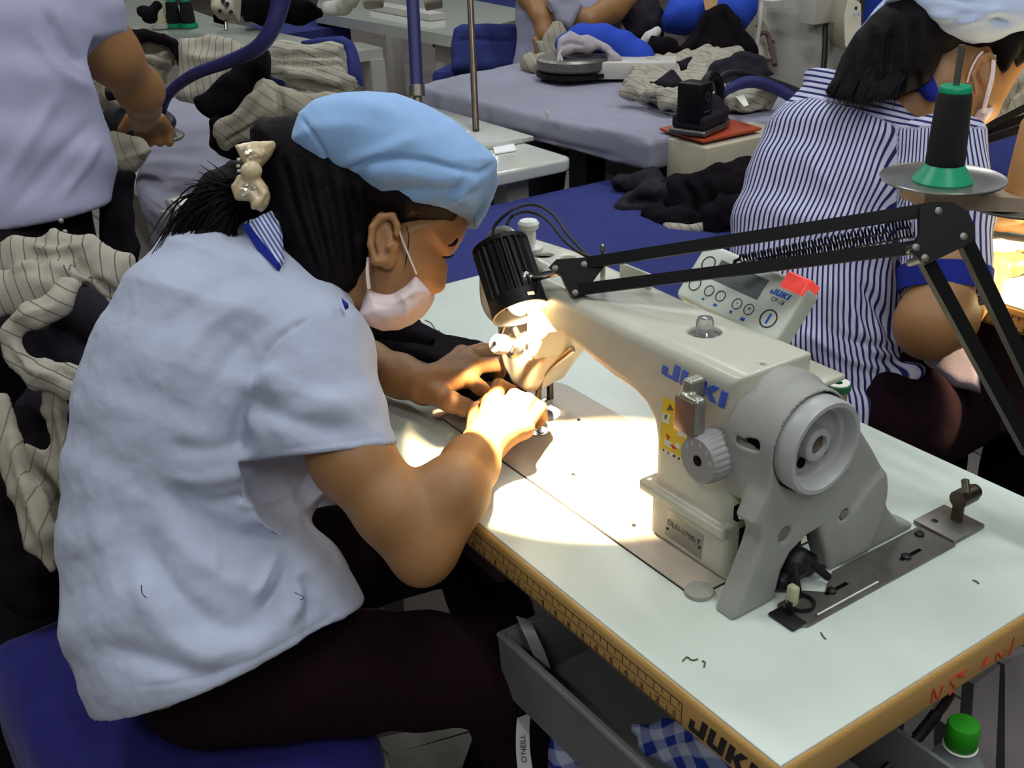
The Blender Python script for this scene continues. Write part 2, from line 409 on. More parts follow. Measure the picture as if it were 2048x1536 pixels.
M_dark=mat('dark_oily_steel',(44,42,46),.45,.7,var=.2,vscale=120)
M_black=mat('black_enamel',(11,9,11),.5,var=.1,spec=.25)
M_blk=mat('black_hole',(6,5,6),.9,var=0,spec=.1)
M_white=mat('white_plastic',(228,226,216),.35,var=.02)
M_blue=mat('blue_logo_ink',(28,86,190),.5,var=0)
M_ink=mat('black_ink',(24,20,16),.7,var=0)
M_yellow=mat('yellow_sticker',(226,192,26),.5,var=.02)
M_paperw=mat('white_sticker_paper',(222,222,210),.6,var=.02)
M_red=mat('red_ink',(196,58,34),.7,var=.05)
M_tan=mat('tan_tinted_metal',(150,116,96),.3,.5,var=.06)
M_plate=mat('aluminium_name_plate',(150,150,142),.35,.7,var=.08)
M_glass=mat('clear_plastic',(235,240,238),.08,trans=.9,var=0)
M_grey=mat('grey_painted_steel',(112,110,112),.5,var=.1,vscale=20)
M_cable=mat('black_rubber_cable',(22,18,18),.6,var=.1)
def Mx(x,y,z): return np.array([x,y,z+T])
X_,Y_,Z_=np.eye(3)
# ================================================================== floor
M_floor=mat('worn_grey_floor_tiles',(150,140,132),.55,var=.22,vscale=3.2,bump=.1,bscale=60)
nt=M_floor.node_tree; b_=nt.nodes['Principled BSDF']; old=b_.inputs['Base Color'].links[0].from_socket
br=nt.nodes.new('ShaderNodeTexBrick'); br.offset=0; br.inputs['Scale'].default_value=2.5; br.inputs['Mortar Size'].default_value=.008; br.inputs['Brick Width'].default_value=1; br.inputs['Row Height'].default_value=1
br.inputs['Mortar'].default_value=(*lin((58,52,50)),1); tc_=nt.nodes.new('ShaderNodeTexCoord'); nt.links.new(tc_.outputs['Object'],br.inputs['Vector'])
nt.links.new(old,br.inputs['Color1']); nt.links.new(old,br.inputs['Color2']); nt.links.new(br.outputs['Color'],b_.inputs['Base Color'])
obj('floor',boxmm((-16,-5,-.1),(5,14,0)),M_floor,kind='structure')
# ================================================================== sewing table
TX0,TX1,TY0,TY1=-.41,.652,-.0957,.4022
table=thing('sewing_table','white laminate sewing table with wooden edge and printed ruler, holding the large sewing machine','table',(.12,.15,0))
obj('tabletop',boxmm((TX0+.003,TY0+.004,T-.004),(TX1-.004,TY1-.003,T),.0008,1),M_table,table)
obj('wooden_edge',boxmm((TX0,TY0,T-.040),(TX1,TY1,T-.0012),.006,3),M_wood,table,label='varnished wooden edge band')
# ruler printed on the front edge
yf=TY0-.0003
def fbox(x0,x1,z0,z1): return boxmm((x0,yf,T+z0),(x1,yf+.0006,T+z1))
rx1=onY(1364,1425,TY0)[0]; P=[]
zt,zb=-.0125,-.0345
P+=[fbox(-.30,rx1,zt-.0003,zt+.0003),fbox(-.30,rx1,zb-.0003,zb+.0003),fbox(rx1-.0006,rx1,zb,zt),fbox(-.30,rx1,-.0227,-.0223)]
k=0; x=rx1-.004
while x>-.29:
    P.append(fbox(x-.0003,x+.0003,zt-(.0085 if k%2 else .0055),zt)); 
    P.append(fbox(x-.0043,x-.0037,zb,zb+(.0065 if k%2 else .0095))); x-=.0105; k+=1
obj('ruler',merge(*P),M_ink,table,label='black printed ruler scale')
P=[]; x=rx1-.010; k=1
while x>-.1:
    P.append(text(str(k%10),(x,yf,T-.0325),X_,Z_,.0062,align='CENTER',h=.0003)); x-=.021; k+=1
obj('ruler_numeral',merge(*P),M_ink,table)
# logo at the right end of the front edge: dot-J U K I in heavy slanted strokes
def logo_letters(o,x,y,h,sl=.22,gap=.16):
    L={'J':[(0,.62),(.28,.62),(.28,.26),(.62,.26),(.62,1),(.95,1),(.95,0),(.1,0),(0,.12)],
       'U':[(0,1),(.32,1),(.32,.26),(.62,.26),(.62,1),(.95,1),(.95,0),(.1,0),(0,.12)],
       'I':[(0,1),(.34,1),(.34,0),(0,0)]}
    out=[]; u=0
    K1=[(0,1),(.33,1),(.33,0),(0,0)]; K2=[(.33,.5),(.62,1),(1.02,1),(.66,.52),(1.05,0),(.66,0),(.33,.42)]
    for ch,polys,wd in (('J',[L['J']],.95),('U',[L['U']],.95),('K',[K1,K2],1.05),('I',[L['I']],.34)):
        for pl in polys: out.append(prism([((u+a+sl*b)*h,b*h) for a,b in pl],o,x,y,.0004,.0002))
        u+=wd+gap
    return merge(*out)
jl=onY(1380,1470,TY0)
obj('logo',logo_letters((rx1+.008,TY0-.0002,T-.0325),X_,Z_,.0195),M_ink,table,label='black lettering on the wooden edge')
# red scribble on the right edge
def strokes(lines,mp,r):
    out=[]
    for l in lines:
        Q=[mp(*p) for p in l]; out.append(tube(spline(Q,4),r,6))
    return merge(*out)
mpx=lambda x,y: onX(x,y,TX1)+X_*.0002
for l_ in [[(1862,1405),(1866,1378),(1875,1398),(1885,1370)],[(1912,1348),(1900,1362),(1908,1375),(1898,1390)],[(1914,1350),(1934,1338),(1916,1352),(1930,1352)],[(1962,1338),(1975,1310),(1966,1330),(1984,1318)],[(1990,1322),(1994,1305),(2003,1315),(2010,1300)],[(2018,1310),(2028,1274)]]: obj('pen_scribble',strokes([l_],mpx,.0009),M_red,table,label='faded red pen writing')
# hole stopper at the bed's corner, and fluff scraps lying on the top
M_leg=mat('grey_stand_paint',(120,114,112),.5,var=.12,vscale=10)
for lx in (-.30,.50):
    obj('leg',merge(boxmm((lx-.03,.02,.06),(lx+.03,.06,T-.04),.004),boxmm((lx-.03,.28,.06),(lx+.03,.32,T-.04),.004),boxmm((lx-.035,-.06,.02),(lx+.035,.40,.06),.004),boxmm((lx-.03,-.02,T-.065),(lx+.03,.36,T-.04),.002)),M_leg,table)
obj('cross_brace',boxmm((-.30,.30,.25),(.50,.32,.33),.003),M_leg,table)
obj('treadle',merge(box((.1,.05,.10),(.42,.24,.014),None,.004),box((.1,.05,.108),(.34,.18,.006),None,.002)),M_dark,table)
# ================================================================== the big sewing machine
sm=thing('sewing_machine','large cream and grey industrial sewing machine with blue lettering on the white table','sewing machine',(.24,.09,T))
# bed
bp=[(0.001,0.0),(.456,0),(.456,.178)]+[(.022-.021*math.sin(rad(a)),.157+.021*math.cos(rad(a))) for a in range(0,91,15)]
obj('bed',prism(bp,Mx(0,0,0),X_,Y_,.0016,-.0002),M_bed,sm)
gp=[(-.0012,-.0014),(.4572,-.0014),(.4572,.1794)]+[(.022-.0225*math.sin(rad(a)),.157+.0225*math.cos(rad(a))) for a in range(0,91,15)]
obj('bed_gasket',prism(gp,Mx(0,0,0),X_,Y_,.0006,-.0001),M_dark,sm,label='dark gap round the bed')
# arm, head and column in one casting
prof=[(.348,.001),(.348,.108),(.344,.126),(.332,.139),(.312,.146),(.285,.149),(.255,.155),(.222,.163),(.196,.166),(.172,.160),(.155,.144),(.138,.116),(.108,.082),
      (.082,.048),(.054,.047),(.036,.062),(.026,.085),(.016,.196),(.022,.214),(.10,.219),(.30,.214),(.457,.216),(.457,.001)]
a=S().poly(prof,Mx(0,.0875,0),X_,Z_*1,.0495,.014,.003)   # x cross z = -y
a.poly([(.338,.050),(.457,.050),(.457,.062),(.338,.062)],Mx(0,.0875,0),X_,Z_,.0585,.004,.006)   # drip ledge
a.poly([(.348,.001),(.457,.001),(.457,.050),(.348,.050)],Mx(0,.0875,0),X_,Z_,.051,.008,.004)
a.box(Mx(.045,.026,.115),(.085,.042,.122),None,.012,.012,'s')    # head is set back from the arm's front
a.cone(Mx(.072,.092,.068),Mx(.076,.088,.13),.024,.034,.012)
sw=onY(1409,664,.089); a.cone(sw+Z_*.008,sw-Z_*.004,.0165,.0155,.002,'s')
for hx,hy,hr in ((.092,.094,.011),(.118,.110,.008),(.080,.074,.006),(.146,.098,.007)): a.cone(Mx(hx,hy,.235),Mx(hx,hy,.212),hr,hr,.002,'s')
a.cone(Mx(.432,.036,.143),Mx(.432,.05,.143),.0028,.0028,.0005,'s'); a.cone(Mx(.455,.075,.225),Mx(.445,.078,.212),.0028,.0028,.0005,'s')
obj('arm',a.mesh(.002),M_cream,sm,angle=None)
for hx,hy,hr in ((.092,.094,.0108),(.118,.110,.0078),(.080,.074,.0058)):
    obj('oil_hole',cyl(Mx(hx,hy,.2105),Mx(hx,hy,.2135),hr),M_blk,sm,label='dark round hole')
obj('foot_pad',cyl(onz(1398,1186,T+.0005),onz(1398,1186,T+.0005)+Z_*.004,.0135,n=40),M_cover,sm)
# lettering traced on the front of the column
FY=.0375
def onface(zx,zy): return onY(1280+zx/8.5333,700+zy/8.5333,FY)
def faceprism(pts,h=.0005):
    A=np.array([onface(*p) for p in pts]); return loft([A-Y_*(-.0015),A-Y_*h])
logo=[[(395,258),(480,300),(455,405),(550,455),(600,250),(692,297),(640,552),(375,400),(368,345)],
 [(735,332),(826,380),(778,575),(865,640),(915,432),(1010,480),(955,727),(690,590),(675,550)],
 [(1055,505),(1145,545),(1125,650),(1250,600),(1360,655),(1220,745),(1300,920),(1195,870),(1118,735),(1085,800),(990,760)],
 [(1395,690),(1502,738),(1435,1000),(1328,945)]]
obj('logo',merge(*[faceprism(l) for l in logo]),M_blue,sm,label='bold blue lettering')
# warning sticker
def onf2(x,y): return onY(x,y,FY)
def fq(pts,h): A=np.array([onf2(*p) for p in pts]); return loft([A+Y_*.001,A-Y_*h])
st=obj('warning_sticker',fq([(1326.5,793.5),(1377,820),(1376,905),(1366,928),(1319,899)],.0005),M_yellow,sm,label='yellow warning sticker')
obj('white_panel',merge(fq([(1328,824),(1341,830),(1338,849),(1325,842)],.0008),fq([(1331,877),(1346,885),(1344,896),(1329,888)],.0008),fq([(1352,884),(1361,889),(1360,899),(1351,894)],.0008),fq([(1324,894),(1368,918),(1366,926),(1322,902)],.0008),fq([(1358,860),(1374,868),(1372,877),(1356,869)],.0008)),M_paperw,st)
obj('black_symbol',merge(fq([(1341,808),(1348,821),(1334,820)],.0009),fq([(1331,827),(1336,830),(1334,839),(1330,837)],.001),fq([(1328,896),(1331,900),(1329,903),(1326,899)],.001),fq([(1337,902),(1341,906),(1339,909),(1335,905)],.001),fq([(1348,908),(1353,911),(1351,915),(1346,913)],.001),fq([(1357,913),(1362,916),(1361,920),(1356,918)],.001)),M_ink,st)
obj('red_arrow',merge(fq([(1340,886),(1357,897),(1347,897)],.001),fq([(1333,867),(1341,873),(1336,880)],.001)),M_red,st)
# reverse lever and stitch dial
l=S(); la=onY(1372,782,.030); lc=onY(1368,830,.012)
l.box(lc+np.array([.003,.006,.001]),(.0135,.007,.019),None,.005,.004).box(lc+np.array([-.004,.014,.022]),(.006,.010,.010),None,.004,.004)
obj('reverse_lever',l.mesh(.0009),mat('brushed_lever_steel',(150,150,136),.3,.6),sm,angle=None)
obj('lever_face',box(lc+np.array([.0015,-.0018,.000]),(.0235,.002,.034),None,.003),M_tan,sm,label='lever face with tan reflection painted on')  # tan reflection in the chrome lever put into the plate colour
dc=onY(1396,921,.012)
n=72; rings=[]
def dialring(y,r,depth): return np.array([[dc[0]+math.cos(2*math.pi*i/n)*(r-(depth if i%3==0 else 0)),y,dc[2]+math.sin(2*math.pi*i/n)*(r-(depth if i%3==0 else 0))] for i in range(n)])
obj('stitch_dial',loft([dialring(.0405,.0225,0),dialring(.040,.0245,.0012),dialring(.016,.0235,.0012),dialring(.0118,.0215,0),dialring(.0112,.0215,0)]),M_dial,sm,angle=25)
obj('dial_hub',lathe([(.0052,0),(.0052,.0006)],(dc[0],.0113,dc[2]),-Y_),M_blk,sm,label='dark hub hole')
P=[]
for i,ch in enumerate('23456'):
    aa=rad(150-i*34); P.append(text(ch,(dc[0]+.0165*math.cos(aa)-.0015,.0111,dc[2]+.0165*math.sin(aa)-.0015),X_,Z_,.0042,h=.0003))
obj('dial_mark',merge(*P),M_paperw,sm,label='white dial numbers')
# name plate
npl=[(1338,1019),(1411,1073),(1405,1117),(1331,1060)]
obj('name_plate',fq([(1339,1019),(1411,1071),(1404,1119),(1331,1067)],.0014),M_plate,sm)
A=onf2(1337,1046); B=onf2(1400,1090); xx=nrm(B-A)
obj('name_plate_text',text('DLN-5700-7',A-Y_*.0013,xx,nrm(np.cross(xx,Y_*-1)*-1) if (np.cross(xx,Y_*-1)*-1)[2]>0 else nrm(np.cross(xx,Y_*-1)),.0062,h=.0006),M_ink,sm)
for q in ((1337,1056),(1401,1094)): obj('rivet',lathe([(.0018,0),(.0016,.0008),(.0004,.0012)],onf2(*q)-Y_*.0013,-Y_,10),M_dark,sm)
# oil sight window
obj('sight_window',lathe([(.0085,0),(.0085,.014),(.007,.018),(.003,.0195)],sw-Z_*.003,Z_,28),M_glass,sm)
obj('sight_seat',cyl(sw-Z_*.0042,sw-Z_*.0034,.0157,n=32),M_dull,sm)
# knob, pins on top of the head
obj('pressure_knob',lathe([(.017,0),(.017,.006),(.013,.008),(.0085,.009),(.0085,.026),(.0115,.028),(.0125,.034),(.010,.037),(.004,.037)],Mx(.066,.092,.216),Z_,28),M_white,sm)
obj('thread_pin',lathe([(.003,0),(.003,.026),(.0026,.044),(.0015,.0455)],Mx(.199,.094,.213),Z_,14),M_steel,sm)
obj('pin_bracket',merge(box(Mx(.222,.120,.220),(.05,.004,.026),None,.002),cyl(Mx(.236,.1185,.224),Mx(.236,.115,.224),.004)),M_cream,sm)
# face of the head: guard, tension unit
gd=[onY(x,y,.05) for x,y in [(1032,474),(1012,461),(985,470),(971,505),(966,560),(969,605),(985,634),(1010,641),(1030,634)]]
obj('take_up_guard',tube(spline(gd,8),.0036,10,.0055),M_cream,sm)
tb=onY(1052,694,.045); tk=onY(1003,689,.008); ax=nrm(tk-tb); Lk=np.linalg.norm(tk-tb)
obj('tension_disc',merge(lathe([(.012,0),(.0135,.002),(.012,.004)],tb+ax*Lk*.35,ax,28),lathe([(.013,0),(.0145,.0015),(.012,.004)],tb+ax*Lk*.5,ax,28),cyl(tb-ax*.01,tk,.004)),M_steel,sm)
obj('tension_spring',tube([tb+ax*Lk*(.55+.2*t/40)+frame(ax)[0]*.008*math.cos(t*.9)+frame(ax)[1]*.008*math.sin(t*.9) for t in range(41)],.0011,6),M_steel,sm)
obj('tension_knob',lathe([(.010,-.006),(.0112,-.003),(.0112,.007),(.009,.0105),(.003,.011)],tk,ax,24),M_white,sm)
obj('knob_slot',lathe([(.0028,.011),(.0028,.0116)],tk,ax,12),M_dark,sm)
obj('face_lever',merge(tube(spline([onY(1018,650,.03),onY(1030,658,.025),onY(1036,672,.03)],4),.003,8),tube(spline([onY(1010,648,.03),onY(1002,668,.03)],4),.002,8)),M_steel,sm)
# needle bar, presser bar and foot
obj('needle_bar',cyl(Mx(.062,.104,.018),Mx(.062,.104,.06),.0038,n=16),M_steel,sm)
obj('needle',cyl(Mx(.062,.104,.002),Mx(.062,.104,.02),.0009,n=8),M_steel,sm)
obj('presser_bar',cyl(Mx(.062,.122,.014),Mx(.062,.122,.06),.0042,n=16),M_dark,sm)
obj('presser_foot',merge(box(Mx(.062,.112,.012),(.011,.022,.010),None,.002),box(Mx(.0585,.096,.0045),(.0045,.030,.003),None,.001),box(Mx(.0665,.096,.0045),(.0045,.030,.003),None,.001)),M_steel,sm)
gu=[onY(1146,697,.09),onY(1110,725,.088),onY(1086,748,.086),onY(1079,772,.086),onY(1076,795,.09)]
obj('finger_guard',tube(spline(gu,6),.0028,8,.0045),M_steel,sm)
obj('clamp_screw',lathe([(.005,0),(.005,.006)],onY(1068,766,.086),-Y_,14),M_tan,sm)
obj('needle_plate',merge(cyl(Mx(.068,.104,.001),Mx(.068,.104,.0024),.0235,n=40)),M_steel,sm)
for x,y in ((.080,.104),(.056,.104),(.21,.045),(.33,.032),(.11,.13)): obj('plate_screw',cyl(Mx(x,y,.0015),Mx(x,y,.0028),.0022,n=12),M_dark,sm)
op=onz(1077,866,T); 
obj('slide_plate',merge(boxmm((.018,.004,T+.0010),(.105,.094,T+.0021),.0005,1)),M_bed,sm)
obj('bobbin_screw_plate',merge(cyl((op[0],op[1],T+.002),(op[0],op[1],T+.0032),.012,n=24),box((op[0],op[1],T+.0036),(.016,.004,.001))),M_steel,sm)
obj('finger_notch',cyl(Mx(-.004,.003,-.002),Mx(-.004,.003,.0012),.011,n=28),M_tan,sm,label='rounded finger notch at the bed corner')  # tan tone stands for light coming through the notch
hc=onz(1285,845,T)
obj('hinge_plate',merge(boxmm((.22,.1795,T-.001),(.31,.2085,T+.0025),.001),boxmm((.235,.186,T+.002),(.30,.200,T+.0035),.001)),M_dull,sm)
# grey belt cover with the arch over the bobbin winder
wc=onX(1650,897,.518); CY,CZ=wc[1],wc[2]-T
arcq=lambda r:[(CY-r*.999,CZ-.050)]+[(CY-r*math.cos(rad(q)),CZ+r*math.sin(rad(q))) for q in range(-10,170,6)]+[(CY+.06,CZ-.050)]
c=S().poly(arcq(.0535),Mx(.4645,0,0),Y_,Z_,.011,.003,.003).poly(arcq(.0495),Mx(.4785,0,0),Y_,Z_,.0245,.003,.014)
cv=[(.002,.0005),(.030,.064),(.034,.078),(.030,.088),(.020,.096),(CY-.0495,CZ-.03),(CY-.03,CZ+.03),(CY+.03,CZ+.03),(CY+.053,CZ+.01),(.176,.118),(.190,.098),(.206,.072),(.203,.056),(.212,.040),(.232,.018),(.256,.006),(.256,.0005),(.150,.0005),(.132,.0005),(.120,.030),(.110,.058),(.092,.056),(.072,.046),(.062,.030),(.056,.0005)]
c.poly(cv,Mx(.4905,0,0),Y_,Z_,.0125,.0045,.003)
c.cone(wc-X_*.023,wc+X_*.012,.0465,.0465,.001,'s')
# shallow marks: slot, holes
sl_=onY(1497,884,CY-.0495); c.box(sl_,(.0125,.005,.0055),None,.0045,.001,'s')
for y,z,r in ((.062,.070,.0085),(.143,.060,.0062)): c.cone(Mx(.500,y,z),Mx(.52,y,z),r,r,.001,'s')
c.poly([(.148,.030),(.150,.060),(.170,.080),(.190,.092),(.198,.086),(.203,.060),(.198,.030),(.185,.004),(.150,.004)],Mx(.500,0,0),Y_,Z_,.006,.005,.006)
obj('belt_cover',c.mesh(.002),M_cover,sm,angle=None)
obj('cover_hole',merge(cyl(Mx(.4985,.062,.070),Mx(.4995,.062,.070),.0084),cyl(Mx(.5015,.143,.060),Mx(.5022,.143,.060),.005)),M_grey,sm)
np_=onX(1478,1030,.4785)
obj('cover_notch',box(np_+np.array([-.003,.004,0]),(.006,.012,.016),None,.002),M_blk,sm)
obj('notch_screw',lathe([(.005,0),(.004,.002)],np_+np.array([0,.004,-.001]),X_,14),M_white,sm)
obj('cover_slot',box(sl_+np.array([.003,.0042,0]),(.016,.001,.007),None,.0004),M_blk,sm,label='dark slot in the cover')
pc=wc-X_*.0195
obj('handwheel',lathe([(.020,-.004),(.0437,-.004),(.0447,.000),(.0447,.018),(.043,.0215),(.039,.0215),(.0375,.019),(.036,.010),(.0325,.008),(.0305,.003),(.016,.001),(.0155,.012),(.013,.0135),(.0095,.0135),(.0085,.008),(.004,.008)],pc,X_,64,cap=True),M_pulley,sm,angle=30)
obj('handwheel_bolt',lathe([(.008,.0),(.008,.010),(.005,.0115),(.002,.0115)],pc,X_,20),mat('bronze_bolt',(110,100,88),.35,.8),sm)
for y,z in ((-.021,.010),(-.009,-.019),(.019,-.016)): obj('wheel_hole',cyl(pc+np.array([.0012,y,z]),pc+np.array([.0036,y,z]),.0048),M_blk,sm)
obj('wheel_gap',lathe([(.0462,-.0045),(.0462,-.001)],pc,X_,48),M_blk,sm,label='dark gap behind the wheel')
# motor mechanism in the arch
mb=S().cone(Mx(.462,.085,.028),Mx(.498,.085,.028),.017,.015,.003).cone(Mx(.47,.072,.012),Mx(.497,.072,.012),.012,.010,.004).box(Mx(.478,.105,.012),(.02,.014,.010),None,.003,.004).cone(Mx(.49,.092,.036),Mx(.515,.112,.010),.005,.004,.003)
obj('winder_wheel',mb.mesh(.0012),M_dark,sm,angle=None,label='dark oily mechanism in the arch')
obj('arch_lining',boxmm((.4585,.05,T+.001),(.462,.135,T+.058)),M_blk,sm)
# control panel behind the arm
pb=onY(1348,590,.152); 
def fitY(P0,L,e): return P0+e*L
e1=nrm(onY(1548,688,.156)-pb); W_=np.linalg.norm(onY(1548,688,.156)-pb)
up=nrm(np.array([-.08,.62,.78])); up=nrm(up-e1*(up@e1)); nn=np.cross(e1,up)
if nn[1]>0: nn=-nn
H_=.085
for _ in range(40):
    q,_z=px(pb+up*H_); H_*=1+ (q[1]-482)/600
pan=S().poly(rrect(W_,H_,.007,5),pb+e1*W_/2+up*H_/2-nn*.013,e1,up,.013,.004,.001)
cpn=obj('control_panel',pan.mesh(.0016),mat('pale_panel_plastic',(206,210,196),.4,var=.02),sm,angle=None,label='tilted control panel')
def pt(u,v,h=.0): return pb+e1*u*W_+up*v*H_+nn*h
def prect(u0,u1,v0,v1,h=.0005): 
    A=np.array([pt(u0,v0),pt(u1,v0),pt(u1,v1),pt(u0,v1)]); return loft([A-nn*.001,A+nn*h])
obj('screen',prect(.22,.68,.48,.82),mat('grey_display',(88,92,90),.25,var=.05),cpn)
def ringb(u,v,r): return ring_poly(pt(u,v),e1,up,r,r*.88,.0006) if np.cross(e1,up)@nn>0 else ring_poly(pt(u,v),up,e1,r,r*.88,.0006)
for u,v,r in ((.13,.68,.0085),(.12,.30,.0075),(.27,.30,.006),(.385,.30,.006),(.55,.30,.006),(.665,.30,.006),(.85,.30,.0098)):
    obj('button',ringb(u,v,r),M_ink,cpn)
tx=lambda s,u,v,sz,m,nm: obj(nm,text(s,pt(u,v),e1,up,sz,h=(.0006 if np.cross(e1,up)@nn>0 else -.0006),align='CENTER'),m,cpn)
obj('panel_logo',logo_letters(pt(.74,.66,.0001),e1,up,.0062) if np.cross(e1,up)@nn>0 else logo_letters(pt(.74,.66,.0005),e1,up,.0062),M_blue,cpn,label='small blue lettering')
tx('CP-18',.84,.56,.0045,M_ink,'panel_text'); tx('A',.40,.87,.005,M_ink,'panel_text'); tx('+',.665,.27,.006,M_ink,'button_mark'); tx('-',.55,.28,.006,M_ink,'button_mark')
obj('power_mark',prect(.842,.858,.22,.38,.0007),M_blue,cpn)
obj('panel_mark',merge(prect(.25,.27,.13,.16,.0007),prect(.37,.40,.12,.16,.0007),prect(.645,.68,.10,.15,.0007),prect(.53,.55,.13,.17,.0007)),M_blue,cpn)
A=np.array([pt(.80,1.0),pt(1.0,1.0),pt(1.0,.74)])
rl=S().poly([(-.017,-.009),(.013,-.009),(.013,.010),(-.017,.010)],pt(.90,.93)-nn*.010,e1,up,.0118,.004,.001)
obj('warning_light',rl.mesh(.0012),mat('glowing_red_lens',(235,80,70),.3,var=0,emit=((235,70,60),.55)),cpn,angle=None,label='red lit lens at the corner')
obj('panel_bracket',boxmm((.34,.130,T+.12),(.44,.16,T+.132),.002),M_cream,sm)
obj('cover_plate',boxmm((.41,.128,T+.186),(.475,.158,T+.192),.002),M_cream,sm)
# ================================================================== bobbin winder plate on the table
bw=thing('bobbin_winder','flat steel bobbin winder plate screwed to the table behind the grey belt cover','bobbin winder',(.525,.17,T))
obj('base_plate',prism([(.510,.052),(.522,.040),(.540,.040),(.548,.050),(.548,.262),(.506,.262),(.506,.13),(.524,.10),(.510,.085)],Mx(0,0,.001),X_,Y_,.002,.0008),M_dull,bw)
obj('end_plate',boxmm((.498,.262,T+.001),(.546,.312,T+.006),.001),M_dull,bw)
obj('stiffening_rib',tube([Mx(.5435,.066,.0035),Mx(.5435,.150,.0035)],.0018,8),M_plate,bw)
for y,x in ((.105,.527),(.205,.533),(.248,.516),(.277,.512)):
    obj('screw',merge(lathe([(.0048,0),(.0048,.002),(.003,.0035),(.001,.0036)],Mx(x,y,.003),Z_,16)),M_dark,bw)
obj('plate_slot',merge(box(Mx(.527,.112,.0032),(.004,.03,.0004)),box(Mx(.533,.212,.0032),(.004,.03,.0004))),M_blk,bw)
obj('bobbin_ring',ring_poly(Mx(.523,.068,.003),X_,Y_,.0135,.011,.003,28),M_dark,bw)
obj('winder_lever',merge(box(Mx(.526,.052,.022),(.010,.008,.020),None,.002)),mat('ivory_lever_cap',(176,172,140),.5),bw)
obj('lever_arm',merge(box(Mx(.527,.050,.008),(.006,.005,.018)),boxmm((.515,.034,T+.001),(.545,.052,T+.004),.001),box(Mx(.515,.070,.020),(.005,.05,.004),frame(Y_+Z_*.3)[::1]),cyl(Mx(.50,.09,.024),Mx(.505,.118,.012),.003)),M_dark,bw)
tp=Mx(.524,.296,.005)
obj('tension_post',merge(box(tp+Z_*.014,(.012,.006,.028),None,.002),cyl(tp+np.array([.0,-.004,.026]),tp+np.array([.0,.020,.026]),.0095,n=20),cyl(tp+np.array([.006,.0,.034]),tp+np.array([-.004,.010,.042]),.004)),mat('oily_brass',(92,82,72),.35,.8,var=.2),bw)
obj('tension_nut',lathe([(.0075,0),(.0075,.006),(.0055,.008)],tp+np.array([.0,.020,.026]),Y_,18),M_dark,bw)
# ================================================================== jointed work lamp clamped to the far right corner of the table
lamp=thing('task_lamp','black jointed work lamp reaching over the large sewing machine, shining on the needle','lamp',(.66,.39,T-.05))
h0=at(1000,492,1.195); h1=at(1043,624,1.170); hx,hy,hz=frame(h1-h0,FV); HL=np.linalg.norm(h1-h0); HR=.0318
n=96; rg=[]
def hr(r,dep,tt): 
    a=np.linspace(0,2*math.pi,n,endpoint=False); rr=r-dep*(np.arange(n)%4<2); return h0+hz*tt*HL+np.outer(np.cos(a)*rr,hx)+np.outer(np.sin(a)*rr,hy)
obj('lamp_head',loft([hr(.012,0,-.06),hr(HR*.8,0,-.04),hr(HR,0,0),hr(HR,0,.06),hr(HR,.003,.07),hr(HR,.003,.80),hr(HR,0,.81),hr(HR*1.03,0,1.02),hr(HR*.96,0,1.02),hr(HR*.9,0,.55),hr(.004,0,.45)]),M_black,lamp,angle=30)
M_bulb=mat('lit_bulb',(255,226,170),.4,var=0,emit=((255,214,150),26.))
bc=h0+hz*HL*.80
obj('bulb',S().ell(bc,(.0135,.0135,.020),(hx,hy,hz)).mesh(.0016),M_bulb,lamp,angle=None,label='glowing bulb')
for k in (1.05,1.9,2.7,.2):
    aa=2*math.pi*k/4; p=h0+hz*HL*.93+(hx*math.cos(aa)+hy*math.sin(aa))*HR*1.005
    obj('vent_slot',box(p,(.0015,.0075,.0035),np.array([hx*math.cos(aa)+hy*math.sin(aa),-hx*math.sin(aa)+hy*math.cos(aa),hz])),mat('lit_vent',(255,220,170),.5,var=0,emit=((255,200,140),1.5)),lamp,label='glowing vent slot')
sp=bpy.data.lights.new('lamp_beam','SPOT'); sp.energy=115; sp.color=(1,.74,.42); sp.spot_size=rad(100); sp.spot_blend=.12; sp.shadow_soft_size=.011
so=bpy.data.objects.new('lamp_beam',sp); COL.objects.link(so); so.location=h0+hz*HL*1.0
aim=np.array([.15,.075,T]); so.rotation_euler=Vector(aim-np.array(so.location)).to_track_quat('-Z','Y').to_euler()
# bracket, ball and arms
br0=at(1118,545,1.19); br1=at(1175,525,1.125); br2=at(1150,588,1.125)
obj('ball_joint',merge(cyl(at(1052,560,1.165),at(1118,543,1.135),.0042,n=14),S().ell(at(1052,565,1.160),(.006,.010,.013),None).mesh(.0016)),M_steel,lamp)
tri=[(1098,535),(1112,520),(1205,514),(1212,528),(1166,590),(1150,597),(1138,590),(1122,553)]
nd=nrm(np.cross(RV,UV_)); 
def plate(pts,d,th):
    A=np.array([at(x,y,d(x,y) if callable(d) else d) for x,y in pts]); return loft([A-FV*th/2,A+FV*th/2])
obj('bracket',plate(tri,1.125,.014),M_black,lamp)
for q in ((1110,537),(1168,529),(1150,586)): obj('screw',lathe([(.0034,0),(.0034,.0015),(.002,.002)],at(*q,1.118),-FV,12),M_dull,lamp)
def bar(a,b,wd,th): 
    t=nrm(b-a); n_=nrm(FV-t*(FV@t)); s=np.cross(t,n_); return loft([np.array([p+s*wd*i+n_*th*j for i,j in ((-.5,-.5),(.5,-.5),(.5,.5),(-.5,.5))]) for p in (a,b)])
A0,A1=at(1170,527,1.125),at(1868,418,1.0); B0,B1=at(1152,580,1.125),at(1850,492,1.0)
obj('upper_arm',bar(A0,A1,.0118,.0118),M_black,lamp); obj('upper_arm',bar(B0,B1,.0118,.0118),M_black,lamp)
